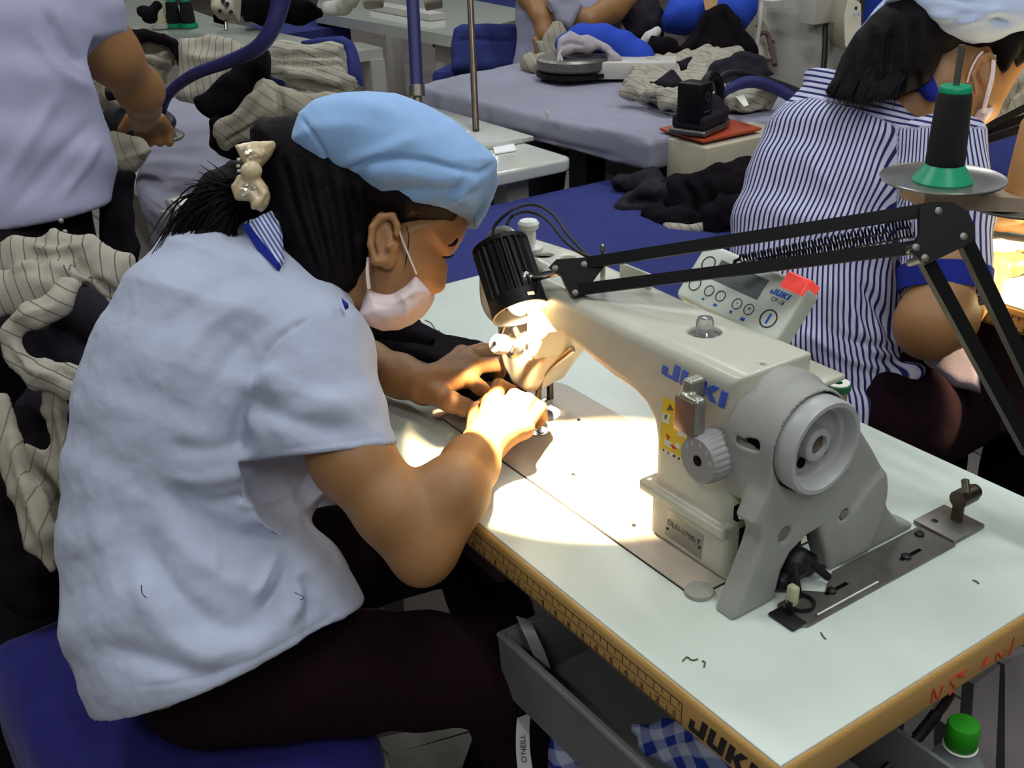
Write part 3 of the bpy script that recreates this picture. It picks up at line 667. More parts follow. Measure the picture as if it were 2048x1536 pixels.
# springs between the bars
def spring(a,b,r,turns):
    x,y,z=frame(b-a); L=np.linalg.norm(b-a); t=np.linspace(0,1,turns*8); return tube([a+z*L*q+x*r*math.cos(q*turns*2*math.pi)+y*r*math.sin(q*turns*2*math.pi) for q in t],.0008,4)
obj('spring',spring(at(1480,518,1.095),at(1820,448,1.01),.0042,52),M_black,lamp); obj('spring',spring(at(1520,523,1.085),at(1826,466,1.008),.0042,48),M_black,lamp)
obj('spring_hook',tube([at(1466,540,1.10),at(1470,522,1.097),at(1482,517,1.095)],.002,8),M_black,lamp)
jp=[(1838,415),(1870,404),(1905,405),(1935,424),(1949,455),(1945,482),(1926,494),(1850,530),(1820,505),(1836,470)]
obj('joint_plate',plate(jp,.985,.004),M_black,lamp); obj('joint_plate',plate(jp,1.02,.004),M_black,lamp)
for q in ((1925,474),(1830,496),(1848,517),(1875,423)): obj('bolt',lathe([(.004,-.034),(.004,0),(.0036,.003),(.002,.0035)],at(*q,.985),-FV,12),M_dull,lamp)
foot=np.array([.655,.385,T+.06])
C0,C1=at(1848,515,1.0),foot+np.array([-.012,-.008,0]); D0,D1=at(1925,474,1.0),foot+np.array([.012,.012,.012])
obj('lower_arm',bar(C0,at(2060,905,1.04),.0125,.0118),M_black,lamp); obj('lower_arm',bar(D0,at(2130,905,1.04),.0125,.0118),M_black,lamp)
obj('lower_bracket',plate([(2052,880),(2140,880),(2150,960),(2080,1000)],1.04,.02),M_black,lamp)
obj('clamp',merge(boxmm((.630,.36,T+.001),(.69,.40,T+.012),.002),boxmm((.655,.36,T-.06),(.69,.40,T+.012),.002),boxmm((.63,.36,T-.06),(.69,.40,T-.05),.002),cyl(at(2090,960,1.045),(.665,.38,T+.01),.008)),M_black,lamp)
# loose flex over the lamp head
cw=[[(985,470,1.195),(992,448,1.195),(1030,417,1.19),(1070,410,1.22),(1105,428,1.20),(1135,468,1.17),(1170,506,1.14),(1182,515,1.125)],
    [(1010,468,1.195),(1014,450,1.24),(1028,430,1.190),(1060,424,1.22),(1095,440,1.19),(1128,480,1.165),(1165,508,1.138),(1188,514,1.125)]]
for l in cw: obj('flex',tube(spline([at(*p) for p in l],8),.0018,8),M_cable,lamp)
# ================================================================== thread stand beyond the table's right end, cone on its tray
M_stand=mat('beige_stand_bar',(158,140,120),.5,var=.06)
ts=thing('thread_stand','beige thread stand with round steel trays, carrying one black thread cone','thread stand',(.55,.62,0))
c1=at(1886,352,1.10); c2=at(2048,400,1.135)
for c in (c1,c2): obj('tray',lathe([(.004,-.001),(.045,-.0012),(.059,.0015),(.0615,.0045),(.0610,.0052),(.057,.0028),(.044,.0006),(.004,.0008)],c-Z_*.006,Z_,48),mat('bright_tray_steel',(150,146,140),.3,.75,var=.05),ts)
bd=nrm((c2-c1)*np.array([1,1,0])); bn=np.array([-bd[1],bd[0],0]); ba=c1-bd*.032-Z_*.017; bb=c2+bd*.12-Z_*.017
obj('cross_bar',loft([np.array([p+bn*u*.022+Z_*v*.0075 for u,v in ((-1,-1),(1,-1),(1,1),(-1,1))]) for p in (ba,bb)]),M_stand,ts)
for c in (c1,c2): obj('spindle',cyl(c-Z_*.02,c+Z_*(.128 if c is c1 else .02),.0032,n=12),M_dull,ts)
pp=c2+bd*.09; obj('pole',cyl((pp[0],pp[1],0.0),(pp[0],pp[1],pp[2]+.25),.009),M_stand,ts); obj('pole_base',cyl((pp[0],pp[1],0),(pp[0],pp[1],.02),.12,n=32),M_grey,ts)
M_green=mat('green_cone_plastic',(10,150,104),.35,var=.02); M_thr=mat('black_thread',(11,8,12),.85,var=.1,vscale=20,bump=.5,bscale=20,aniso=(8,8,1500))
tc1=thing('thread_cone','black thread wound on a green plastic cone, alone on the round steel tray','thread cone',c1-Z_*.0055)
obj('cone_base',lathe([(.029,0),(.0295,.002),(.0185,.018),(.017,.018)],c1-Z_*.0053,Z_,40),M_green,tc1,label='green flared cone foot')
obj('thread',lathe([(.0180,.0175),(.0190,.019),(.0190,.025),(.0168,.083),(.0160,.0875),(.0148,.0885)],c1-Z_*.0053,Z_,40),M_thr,tc1,label='black wound thread')
obj('cone_tip',lathe([(.0145,.0882),(.0152,.089),(.0152,.0935),(.0140,.095),(.0045,.0952)],c1-Z_*.0053,Z_,32),M_green,tc1,label='green cone tip')
sp2=thing('bobbin','small spool with green and red rims beside the grey belt cover','spool',onz(1676,768,T))
bb_=onY(1676,768,.19)
obj('spool_body',lathe([(.010,-.03),(.010,-.004)],bb_,Z_,24),M_stand,sp2); obj('post',cyl((bb_[0],bb_[1],T+.0005),bb_-Z_*.03,.003),M_dull,sp2); 
obj('spool_rim',lathe([(.004,-.002),(.0045,.0012),(.011,.0014),(.0125,.0005),(.0125,-.0055),(.010,-.006)],bb_,Z_,28),mat('two_tone_rim',(20,96,60),.4,var=0),sp2)
obj('spool_label',ring_poly(bb_+Z_*.0013,X_,Y_,.0045,.0112,.0005),M_paperw,sp2)
# ================================================================== the seated machinist
def W(x,y,z): return onz(x,y,T+z)
M_skin=mat('tan_skin',(154,111,68),.52,var=.05,vscale=25,bump=.06,bscale=500,sss=.15)
M_shirt=mat('pale_blue_cotton',(178,185,204),.9,var=.03,vscale=30,bump=.25,bscale=900,sheen=.15,spec=.15)
M_capb=mat('light_blue_cap_cloth',(146,182,224),.9,var=.03,vscale=40,bump=.3,bscale=700,sheen=.15,spec=.15)
M_hair=mat('black_brown_hair',(11,6,8),.66,var=.5,vscale=30,aniso=(1,1,1),bump=.5,bscale=160,spec=.12)
M_trous=mat('dark_maroon_trousers',(25,10,17),.92,var=.2,vscale=60,bump=.2,bscale=500,spec=.1)
M_mask=mat('white_face_mask',(226,206,204),.85,var=.03,bump=.15,bscale=400,spec=.15)
M_navy=mat('navy_blue_trim',(28,40,130),.85,var=.05,spec=.15)
M_bow=mat('cream_satin_bow',(206,184,146),.35,var=.06,coat=.2)
M_seq=mat('sequin',(236,232,218),.12,.6,var=0)
wk=thing('person','woman in pale blue shirt, light blue cap and mask, sewing at the large machine','person',(.05,-.33,0))
VU=-UV_    # image-down direction in space
def pil(s,pts,d,half,rd,k=.01,op='u',near=0.):
    """rounded solid whose outline is traced at distance d; half = half its thickness"""
    P=np.array([at(x,y,d-near) for x,y in pts]); o=P.mean(0); V=[((p-o)@RV,(p-o)@UV_) for p in P]; o=o+FV*near
    return s.poly(V,o,RV,UV_,half,rd,k,op)
b=S()
# head
b.ell(at(742,392,1.21),(.072,.072,.060),(nrm(RV*.9-UV_*.42),nrm(RV*.42+UV_*.9),FV),.01)
pil(b,[(944,425),(926,474),(910,500),(903,510),(888,517),(889,540),(882,562),(868,588),(846,618),(812,640),(772,650),(735,615),(715,560),(725,470),(760,420),(850,405)],1.21,.066,.058,.012)
b.cone(at(884,535,1.20),at(872,566,1.195),.006,.011,.008)
b.cone(at(690,560,1.21),at(585,650,1.215),.050,.060,.03)
# ear
ec=at(770,484,1.140)
b.ell(ec,(.0125,.030,.007),(nrm(RV*.97+UV_*.12),nrm(UV_-RV*.12),FV),.004)
b.ell(at(764,484,1.130),(.008,.020,.0055),(nrm(RV*.97+UV_*.12),nrm(UV_-RV*.12),FV),.003,'s')
b.chain([(at(x,y,1.132),r) for x,y,r in ((750,520,.0035),(741,490,.0038),(745,455,.004),(762,434,.0042),(785,432,.004),(795,452,.0035),(792,470,.0028))],.002)
b.ell(at(757,522,1.136),(.007,.009,.005),None,.003); b.ell(at(785,492,1.133),(.004,.008,.005),None,.003)
# torso core, arms
for A_,B_,ra,rb in ((at(565,640,1.215),at(440,820,1.215),.055,.085),(at(440,820,1.215),at(380,1080,1.20),.085,.075),(at(380,1080,1.20),at(420,1320,1.20),.075,.085)): b.cone(A_,B_,ra,rb,.03)
shR=at(615,690,1.125); elR=at(846,1082,1.105); f1=W(905,985,.045); wrR=W(966,890,.043)
b.chain([(shR,.038),(at(690,880,1.105),.037),(at(705,920,1.10),.0385),(at(790,1020,1.10),.0375),(elR,.0355),(f1,.0345),(W(940,930,.045),.0280),(wrR,.0240)],.02)
b.ell(at(843,1125,1.095),(.022,.022,.022),None,.02)
shL=np.array([-.20,-.16,.95]); elL=np.array([-.215,-.085,.802])
b.chain([(shL,.038),(elL,.038),(W(735,728,.042),.0275),(W(800,752,.042),.0245),(W(850,772,.041),.0225)],.02)
b.cone(at(500,650,1.215),shR,.045,.034,.02); b.cone(at(500,650,1.24),shL,.045,.036,.02)
# legs
hipR=at(440,1365,1.20); knR=onz(1000,1345,.565); hipL=hipR+np.array([-.17,.03,0]); knL=np.array([-.02,.04,.565])
b.chain([(hipR,.06),(at(700,1340,1.215),.052),(knR,.046),(np.array([.20,.0,.30]),.045),(np.array([.17,-.02,.10]),.034),(np.array([.17,.06,.06]),.03)],.02)
b.chain([(hipL,.06),(knL,.05),(np.array([-.02,.10,.30]),.045),(np.array([-.02,.08,.10]),.034),(np.array([-.02,.16,.06]),.03)],.02)
# right hand
def hand(s,wr,mcp,fing,thumb,rs):
    for m,r in zip(mcp,(.0128,.0132,.0125,.0112)): s.cone(wr,W(*m),.017,r,.012)
    for i in range(3): s.cone(W(*mcp[i]),W(*mcp[i+1]),.0115,.011,.008)
    for m,f,r in zip(mcp,fing,rs): s.chain([(W(*m),r*1.18)]+[(W(*q),r*w) for q,w in zip(f,(1.04,.94,.84))],.002)
    s.chain([(W(*q),r) for q,r in zip(thumb,(.0155,.0125,.0105,.0085))],.006)
mR=[(985,808,0.063),(1010,818,0.066),(1032,834,0.062),(1047,856,0.053)]
fR=[[(998,772,0.072),(1022,782,0.046),(1034,800,0.022)],[(1029,792,0.070),(1050,798,0.044),(1054,812,0.022)],[(1056,800,0.063),(1074,811,0.040),(1070,829,0.021)],[(1081,815,0.052),(1085,833,0.031),(1075,848,0.017)]]
hand(b,wrR,mR,fR,[(957,872,.042),(956,826,.047),(985,800,.036),(1012,800,.024)],(.0086,.0084,.0080,.0072))
mL=[(934,754,.056),(944,733,.061),(938,716,.056),(924,709,.045)]
fL=[[(962,777,.052),(980,790,.032),(990,800,.020)],[(997,728,.056),(999,744,.036),(990,753,.022)],[(984,701,.050),(1000,712,.032),(1004,726,.018)],[(964,697,.040),(980,697,.028),(992,703,.018)]]
hand(b,W(850,772,.041),mL,fL,[(868,786,.040),(900,803,.043),(930,815,.036),(957,824,.024)],(.0088,.0090,.0086,.0076))
skin=b.mesh(.0023)
obj('body',skin,M_skin,wk,angle=None)
# finger nails that show
for q,dx in ((( 1062,826,.030),0),((905,790,.052),0)): pass
# shirt
s=S()
secs=[sec((240,1475),(700,1330),1.195,1.0),sec((196,1372),(684,1208),1.195,1.0),sec((146,1250),(618,1118),1.20,1.0),sec((131,1090),(572,1042),1.205,.98),
      sec((139,950),(600,975),1.21,.95),sec((160,830),(680,890),1.21,.92),sec((204,712),(715,780),1.21,.95),sec((263,600),(728,690),1.21,.95),sec((332,512),(712,630),1.215,.85),sec((440,455),(655,580),1.22,.62)]
s.body(secs,.03)
for A_,B_ in (((sec((515,735),(724,640),1.13,.85)),(sec((496,800),(735,745),1.115,.85))),(sec((496,800),(735,745),1.115,.85),sec((512,870),(765,822),1.105,.8)),(sec((512,870),(765,822),1.105,.8),sec((548,985),(815,950),1.10,.78))): s.ecc(A_,B_,.02)
s.cone(at(560,620,1.19),at(630,690,1.13),.065,.056,.03)
s.chain([(np.array([-.13,-.17,.95]),.07),(np.array([-.20,-.15,.94]),.058),(np.array([-.21,-.11,.85]),.056)],.03)
# loose front below the sleeve, and hem corner
pil(s,[(455,1000),(520,955),(640,950),(643,968),(600,985),(575,1010),(590,1025),(585,1050),(560,1070),(450,1060)],1.135,.028,.020,.012)
s.cone(at(600,1150,1.17),at(668,1225,1.165),.05,.035,.03)
# cut the hem and cuff open edges
hA,hB,hC=at(215,1398,1.19),at(686,1211,1.19),at(450,1366,1.06)
n_=nrm(np.cross(hB-hA,hC-hA)); n_=n_ if n_@np.array([0,0,-1])>0 else -n_
s.plane(hA,n_,.004)
cA,cB,cC=at(536,917,1.11),at(793,887,1.11),at(650,905,1.02)
cn=nrm(np.cross(cB-cA,cC-cA)); cn=cn if cn@VU>0 else -cn
def cuffcut(P):
    d=(P-cA)@cn; r=np.sqrt(((P-at(668,930,1.10))**2).sum(-1))-.095      # only round the sleeve
    return np.maximum(-d,r)
s.add(cuffcut,at(668,930,1.10),.2,.003,'s')
FL=[([(330,950),(400,1030),(470,1078),(565,1062)],-.009,24),([(300,1015),(400,1120),(500,1175),(590,1145)],.006,26),([(270,1060),(360,1190),(450,1255),(545,1235)],-.008,26),
    ([(250,1110),(330,1260),(440,1320),(560,1262)],.005,24),([(190,1285),(320,1325),(420,1348),(510,1290)],-.006,22),([(520,1230),(560,1170),(580,1120)],-.008,12),([(500,1210),(530,1150),(560,1100)],.005,10),
    ([(575,1250),(600,1190),(590,1130)],.006,14),([(620,1245),(615,1190),(595,1150)],-.005,10),
    ([(500,800),(590,842),(720,868)],-.007,22),([(520,760),(620,790),(720,820)],.004,22),([(512,770),(478,850),(482,905)],-.008,16),([(555,730),(500,790),(505,870)],.004,14),
    ([(330,890),(420,900),(515,880)],-.006,20),([(320,960),(420,960),(520,935)],.005,16),([(345,985),(430,1005),(520,985)],-.005,12),
    ([(560,570),(420,650),(330,760)],.004,20),([(590,600),(470,700),(400,810)],-.004,18),([(520,540),(400,590),(300,680)],-.003,18),([(440,1000),(432,1100),(425,1200),(430,1290)],.0015,4),
    ([(500,790),(515,730),(560,672),(620,635)],-.003,5),([(455,1005),(520,1010),(600,975)],.003,6),([(180,900),(200,1050),(220,1200)],.003,24),([(240,1380),(420,1352),(600,1270),(675,1222)],-.0012,5),([(545,905),(640,890),(780,872)],-.0010,4)]
obj('shirt',s.mesh(.003,lambda V,N:folds([],.0007,75,8)(folds(FL,.0018,22,3)(V,N),N)),M_shirt,wk,angle=None,label='pale blue short-sleeved shirt')
# collar
def quad3(pts,th=.002):
    A=np.array([at(*p) for p in pts]); n=nrm(np.cross(A[1]-A[0],A[2]-A[0])); n=n if n@FV<0 else -n; return loft([A-n*th,A+n*th])
M_coll=stripe_mat('collar_stripes',(214,218,236),(92,104,160),.0042)
cq=[[(528,432,1.165),(552,424,1.16),(560,440,1.15),(566,520,1.12),(560,530,1.12),(525,486,1.14),(498,452,1.155)]]
VF=quad3(cq[0],.003); P0=at(530,430,1.16); at_=nrm(at(500,455,1.155)-at(555,425,1.16))
obj('collar',VF,M_coll,wk,attrs={'st':(VF[0]-P0)@at_})
obj('collar_trim',quad3([(486,456,1.152),(498,450,1.152),(525,484,1.136),(560,528,1.117),(556,540,1.115),(515,500,1.135)],.0035),M_navy,wk,label='navy collar trim'); obj('collar_trim',quad3([(684,600,1.09),(697,612,1.085),(690,616,1.083)],.003),M_navy,wk,label='navy collar trim')
# cap
c=S()
pil(c,[(572,283),(583,255),(595,222),(640,200),(690,186),(735,179),(790,184),(850,205),(915,240),(965,285),(992,315),(994,330),(984,360),(966,398),(945,428),(900,424),(850,418),(800,411),(760,398),(738,385),(718,362),(690,350),(640,342),(606,320),(580,300)],1.205,.104,.055,.01,near=.062)
CFL=[([(600,232),(640,290),(668,345)],-.003,4),([(655,345),(760,318),(850,322),(950,345),(990,325)],-.004,6),([(665,335),(760,305),(840,275)],.005,16),([(700,350),(800,345),(900,365),(975,350)],.006,20),([(760,385),(860,380),(950,370)],-.005,16),
     ([(790,405),(870,395),(950,400)],.003,12),([(600,215),(690,205),(800,225)],.004,20),([(880,410),(900,385),(935,350)],-.003,7),([(905,415),(925,385),(955,360)],.003,7)]
obj('cap',c.mesh(.0026,folds(CFL,.0012,28,9)),M_capb,wk,angle=None,label='puffy light blue cloth cap')
# hair
hsk=S()
pil(hsk,[(500,262),(520,238),(580,232),(640,250),(720,290),(800,340),(870,380),(935,408),(905,441),(868,446),(835,447),(812,452),(800,470),(796,440),(765,428),(746,442),(738,468),(738,500),(730,535),(715,572),(692,590),(655,606),(632,612),(600,575),(570,510),(552,450),(536,400),(505,330)],1.205,.080,.042,.01,near=.042)
HF=[([(560+i*22,300+i*8),(590+i*20,420+i*6),(640+i*12,560)],(.003 if i%2 else -.0035),8) for i in range(8)]
obj('hair',hsk.mesh(.0026,folds(HF,.001,60,4)),M_hair,wk,angle=None)
pt_=S().chain([(at(520,372,1.20),.030),(at(475,385,1.205),.028),(at(440,388,1.20),.021),(at(412,405,1.19),.013),(at(388,435,1.18),.006)],.015)
pt_.chain([(at(480,405,1.19),.020),(at(442,442,1.17),.013),(at(400,485,1.155),.006),(at(350,527,1.145),.003)],.01)
obj('ponytail',pt_.mesh(.003,folds([],.004,60,2)),M_hair,wk,angle=None)
rnd=random.Random(4); st=[]
for i in range(330):
    u=rnd.random(); d0=1.17+rnd.uniform(-.012,.02)
    a0=(500-30*u+rnd.gauss(0,8),362+55*u+rnd.gauss(0,8))
    if i<306:
        g=rnd.random(); e=(312+130*u+rnd.gauss(0,16)+40*(1-g),538-45*(1-u)*.6-70*(1-g)+rnd.gauss(0,12)); m=((a0[0]*.45+e[0]*.55)-26*(1-u)+rnd.gauss(0,5),(a0[1]*.5+e[1]*.5)-22*(1-u)+rnd.gauss(0,6))
    else:
        e=(402+rnd.gauss(0,16),372+rnd.gauss(-15,22)); m=((a0[0]+e[0])/2,(a0[1]+e[1])/2-8)
    st.append(tube(spline([at(*a0,d0),at(*m,d0-.01),at(*e,1.150 if i<306 else 1.18)],4),[.0012,.0012,.0012,.0012,.0010,.0008,.0006,.0004,.0002],4))
hs=obj('hair_strands',merge(*st),M_hair,wk); hs['kind']='stuff'
fw=[[(630,380,1.11),(650,420,1.11),(665,450,1.115)],[(812,452,1.14),(818,480,1.145),(806,545,1.15),(790,540,1.15)]]
for l in fw: obj('loose_strand',tube(spline([at(*p) for p in l],4),.0005,4),M_hair,wk)
# bow clip
bo=S()
pil(bo,[(470,292),(505,284),(550,282),(551,293),(540,312),(524,330),(512,342),(498,338),(484,322)],1.120,.012,.010,.004)
pil(bo,[(498,340),(520,352),(535,372),(540,392),(535,410),(522,424),(508,416),(498,402),(472,400),(464,372),(476,352)],1.118,.013,.011,.004)
bo.ell(at(503,342,1.106),(.009,.011,.010),None,.004)
bw_=obj('hair_bow',bo.mesh(.0014,folds([([(505,300),(520,310),(530,300)],.003,6),([(480,380),(505,375),(520,395)],-.003,6),([(500,420),(520,400),(530,380)],.003,6)],.0008,90,3)),M_bow,wk,angle=None,label='cream satin bow hair clip')
for i in range(34):
    x,y=(rnd.uniform(474,510),rnd.uniform(290,400)); x+= (y-345)*-.05
    obj('sequin',box(at(x,y,1.1040+rnd.uniform(0,.002)),(.0035,.0028,.0008),frame(-FV+RV*rnd.uniform(-.3,.3)+UV_*rnd.uniform(0,.6))),M_seq,bw_)
# mask
m=S()
pil(m,[(737,577),(765,586),(790,583),(815,570),(833,548),(846,566),(862,584),(852,606),(838,624),(812,642),(785,654),(752,656),(722,645),(716,636),(726,612)],1.205,.070,.034,.008,near=.03)
mk=obj('face_mask',m.mesh(.0022,folds([([(735,600),(780,612),(850,588)],-.002,6),([(740,625),(785,632),(835,612)],.002,7),([(800,590),(812,610),(806,640)],.002,6)],.0006,60,7)),M_mask,wk,angle=None,label='white cloth face mask')
obj('mask_strap',tube(spline([at(738,578,1.142),at(735,545,1.138),at(737,515,1.140)],6),.0020,6,.0008),M_mask,mk); obj('mask_strap',tube(spline([at(833,548,1.150),at(818,512,1.143),at(805,480,1.140),at(798,460,1.140)],6),.0020,6,.0008),M_mask,mk)
obj('mask_strap',tube(spline([at(636,545,1.165),at(645,590,1.14),at(665,630,1.12)],6),.0022,6,.0010),M_mask,mk)
obj('eyebrow',tube(spline([at(915,478,1.168),at(908,488,1.160),at(897,492,1.152)],4),[.001,.0016,.002,.002,.0018,.0016,.0012,.001,.0008],6),M_hair,wk); obj('eyelashes',tube(spline([at(885,514,1.150),at(897,515,1.156),at(908,509,1.166)],4),[.0006,.0012,.0015,.0016,.0015,.0013,.001,.0008,.0006],6),M_hair,wk)
# trousers
t=S()
t.chain([(hipR+np.array([-.01,-.01,.005]),.072),(at(570,1362,1.205),.062),(at(700,1343,1.215),.066),(at(850,1342,1.225),.061),(knR,.058),(np.array([.20,.0,.30]),.055),(np.array([.17,-.02,.12]),.05)],.02)
t.chain([(hipL,.072),(hipL*.5+knL*.5,.068),(knL,.06),(np.array([-.02,.10,.30]),.055),(np.array([-.02,.08,.12]),.05)],.03)
t.cone(hipR+np.array([0,0,.02]),hipL+np.array([0,0,.02]),.07,.07,.04)
obj('trousers',t.mesh(.004,folds([],.002,25,8)),M_trous,wk,angle=None,label='dark maroon trousers')
for x,y,nm in ((.17,.05,'shoe'),(-.02,.15,'shoe')):
    obj(nm,S().ell((x,y,.045),(.045,.125,.045),None).plane((x,y,.002),(0,0,-1)).mesh(.005),M_black,wk,angle=None)
# ================================================================== her stool
stl=thing('stool','stool with a deep blue cloth cover, under the woman at the large machine','stool',(.0,-.37,0))
M_bluec=mat('deep_blue_cover_cloth',(40,38,108),.9,var=.06,vscale=40,bump=.35,bscale=500,sheen=.1,spec=.12)
q=S().box((-.040,-.378,.455),(.242,.165,.05),rotz(rad(4)),.045,.01)
q.box((-.040,-.378,.34),(.238,.160,.13),rotz(rad(4)),.03,.02)
obj('seat_cover',q.mesh(.005,folds([([(60,1250),(50,1400),(80,1536)],.004,20),([(560,1470),(600,1500),(640,1536)],.003,14)],.003,14,6)),M_bluec,stl,angle=None)
for x,y in ((-.25,-.48),(.12,-.48),(-.25,-.27),(.12,-.27)): obj('leg',boxmm((x-.015,y-.015,0),(x+.015,y+.015,.22)),M_leg,stl)
# thread scraps on the shirt
for l in ([(283,1170,1.04),(284,1186,1.04),(293,1196,1.04)],[(590,1185,1.09),(608,1195,1.085),(600,1200,1.085)]): obj('thread_scrap',tube(spline([at(*p) for p in l],4),.0005,4),M_ink,wk)
# ================================================================== cloth and workroom materials
M_pin=stripe_mat('beige_pinstripe_cloth',(96,90,82),(166,160,144),.016,width=.10,soft=.05,bump=.3)
M_pin2=stripe_mat('grey_beige_pinstripe_cloth',(110,104,92),(158,150,132),.020,width=.09,soft=.05,bump=.3)
M_char=mat('charcoal_wool',(44,40,48),.95,var=.15,vscale=50,bump=.3,bscale=600,spec=.1)
M_blackc=mat('black_cloth',(22,17,22),.95,var=.2,vscale=50,bump=.3,bscale=600,spec=.08)
M_gcov=mat('grey_lavender_table_cloth',(148,147,162),.95,var=.06,vscale=8,bump=.3,bscale=400,spec=.1)
M_bench=mat('royal_blue_bench_cloth',(54,60,116),.92,var=.05,vscale=30,bump=.3,bscale=500,spec=.1)
M_bpad=mat('bright_blue_pad_cloth',(48,78,186),.85,var=.05,vscale=30,bump=.2,bscale=500,spec=.15)
M_creamp=mat('cream_painted_metal',(190,182,158),.45,var=.06,vscale=12)
M_whitep=mat('off_white_paint',(196,192,184),.45,var=.05,vscale=10)
M_gloss=mat('glossy_white_laminate',(198,202,190),.06,var=.03)
M_hose=mat('blue_hose',(38,40,96),.5,var=.06)
M_tray=mat('orange_red_silicone',(168,66,36),.5,var=.08)
M_lshirt=mat('lavender_white_shirt',(164,164,188),.9,var=.03,bump=.25,bscale=800,spec=.15)
M_pole=mat('brown_steel_pole',(112,96,84),.35,.7,var=.1)
M_plas=mat('clear_bottle_plastic',(214,222,222),.12,trans=.75,var=0)
def zpil(s,pts,z,half,rd,k=.01):
    P=np.array([onz(x,y,z) for x,y in pts]); o=P.mean(0); return s.poly([((p-o)[0],(p-o)[1]) for p in P],o,X_,Y_,half,rd,k)
def pch(s,l,k=.015):
    return s.chain([(at(x,y,d),r*d/FPX) for x,y,d,r in l],k)     # radius given in pixels
def garment(name,s,m,label,cat='garment',group=None,h=.005,amp=.006,sc=16,seed=1,lines=(),sd=(1,.3),parent=None):
    V,F=s.mesh(h,folds(list(lines),amp,sc,seed)); q=RV*sd[0]+UV_*sd[1]; st=V@nrm(q)+.012*vnoise(V,9,seed+3)
    return obj(name,(V,F),m,parent,label,cat,group,angle=None,attrs={'st':st})
# ------------------------------------------------------------------ tray, tape and cloth under the table
dt=thing('drawer_tray','grey open drawer tray hanging under the front edge of the white sewing table','tray',(.5,.05,.6))
M_trayg=mat('grey_tray_plastic',(104,106,104),.55,var=.08,vscale=20)
zt_=.655; a0=onz(1002,1268,zt_); y0=a0[1]; x0=a0[0]; x1=.86; y1=y0+.22; zb_=zt_-.072
obj('front_wall',loft([np.array([(x,y0-.002*(z>.6),z),(x,y0+.006,z),]) for x,z in ()] or [np.array([(x,y0,zb_),(x,y0+.005,zb_),(x,y0+.005,zt_),(x,y0-.004,zt_)]) for x in (x0,x1)]),M_trayg,dt)
obj('end_wall',boxmm((x0,y0,zb_),(x0+.005,y1,zt_),.001),M_trayg,dt); obj('back_wall',boxmm((x0,y1-.005,zb_),(x1,y1,zt_),.001),M_trayg,dt); obj('far_end_wall',boxmm((x1-.005,y0,zb_),(x1,y1,zt_),.001),M_trayg,dt)
obj('tray_floor',boxmm((x0,y0,zb_-.004),(x1,y1,zb_)),M_trayg,dt); obj('rim',tube([(x0,y1,zt_),(x0,y0-.001,zt_),(x1,y0-.001,zt_)],.0042,8),M_trayg,dt)
for x in (x0+.02,x1-.02): obj('hanger',boxmm((x,y0+.10,zt_-.01),(x+.03,y0+.13,T-.04)),M_leg,dt)
M_tape=mat('white_cotton_tape',(196,194,190),.85,var=.03)
tpth=[onz(1046,1236,zt_+.004),onz(1058,1262,zt_+.004),onz(1075,1300,zt_-.02),onz(1088,1335,zt_-.05)]
tp2=[at(1058,1400,1.185),at(1047,1440,1.170),at(1046,1500,1.155),at(1052,1560,1.145),at(1050,1640,1.135)]
tape=thing('fabric_tape','white tape with black lettering hanging through the left end of the grey tray','tape',tp2[-1])
def ribbon(P,wv,th):
    P=np.asarray(P); return loft([np.array([p-w_/2,p+w_/2,p+w_/2+FV*th,p-w_/2+FV*th]) for p,w_ in zip(P,wv)])
q=spline(tpth,5); obj('tape_upper',ribbon(q,[RV*.015-UV_*.004]*len(q),.0008),M_tape,tape)
q=spline(tp2,5); obj('tape_lower',ribbon(q,[RV*w_ for w_ in np.linspace(.013,.017,len(q))],.0008),M_tape,tape)
obj('tape_text',text("O'NEILL",at(1054,1524,1.150)-FV*.002,nrm(at(1050,1468,1.162)-at(1054,1524,1.150)),-RV,.0056),M_ink,tape)
M_chk=stripe_mat('blue_check_cotton',(44,64,160),(196,204,226),.020,cross='st2',width=.5,soft=.05)
def check(name,s,label,grp):
    V,F=s.mesh(.003,folds([],.004,45,5)); return obj(name,(V,F),M_chk,None,label,'cloth',grp,angle=None,attrs={'st':V@nrm(RV+UV_*.4)+.01*vnoise(V,25,2),'st2':V@nrm(UV_-RV*.4)+.01*vnoise(V,25,8)})
s=S(); pch(s,[(1272,1456,1.095,15),(1330,1482,1.085,24),(1390,1520,1.065,30),(1460,1560,1.05,38)]); pch(s,[(1330,1462,1.09,15),(1380,1482,1.08,20),(1440,1530,1.06,24),(1500,1560,1.05,30)])
pch(s,[(1300,1496,1.085,18),(1400,1560,1.06,34)])
check('cloth','' and s or s,'blue and white checked cloth bundled in the grey tray',None)
s=S(); pch(s,[(1110,1475,1.20,16),(1128,1520,1.19,26),(1150,1580,1.18,32)])
check('cloth',s,'blue and white checked cloth hanging below the grey tray',None)
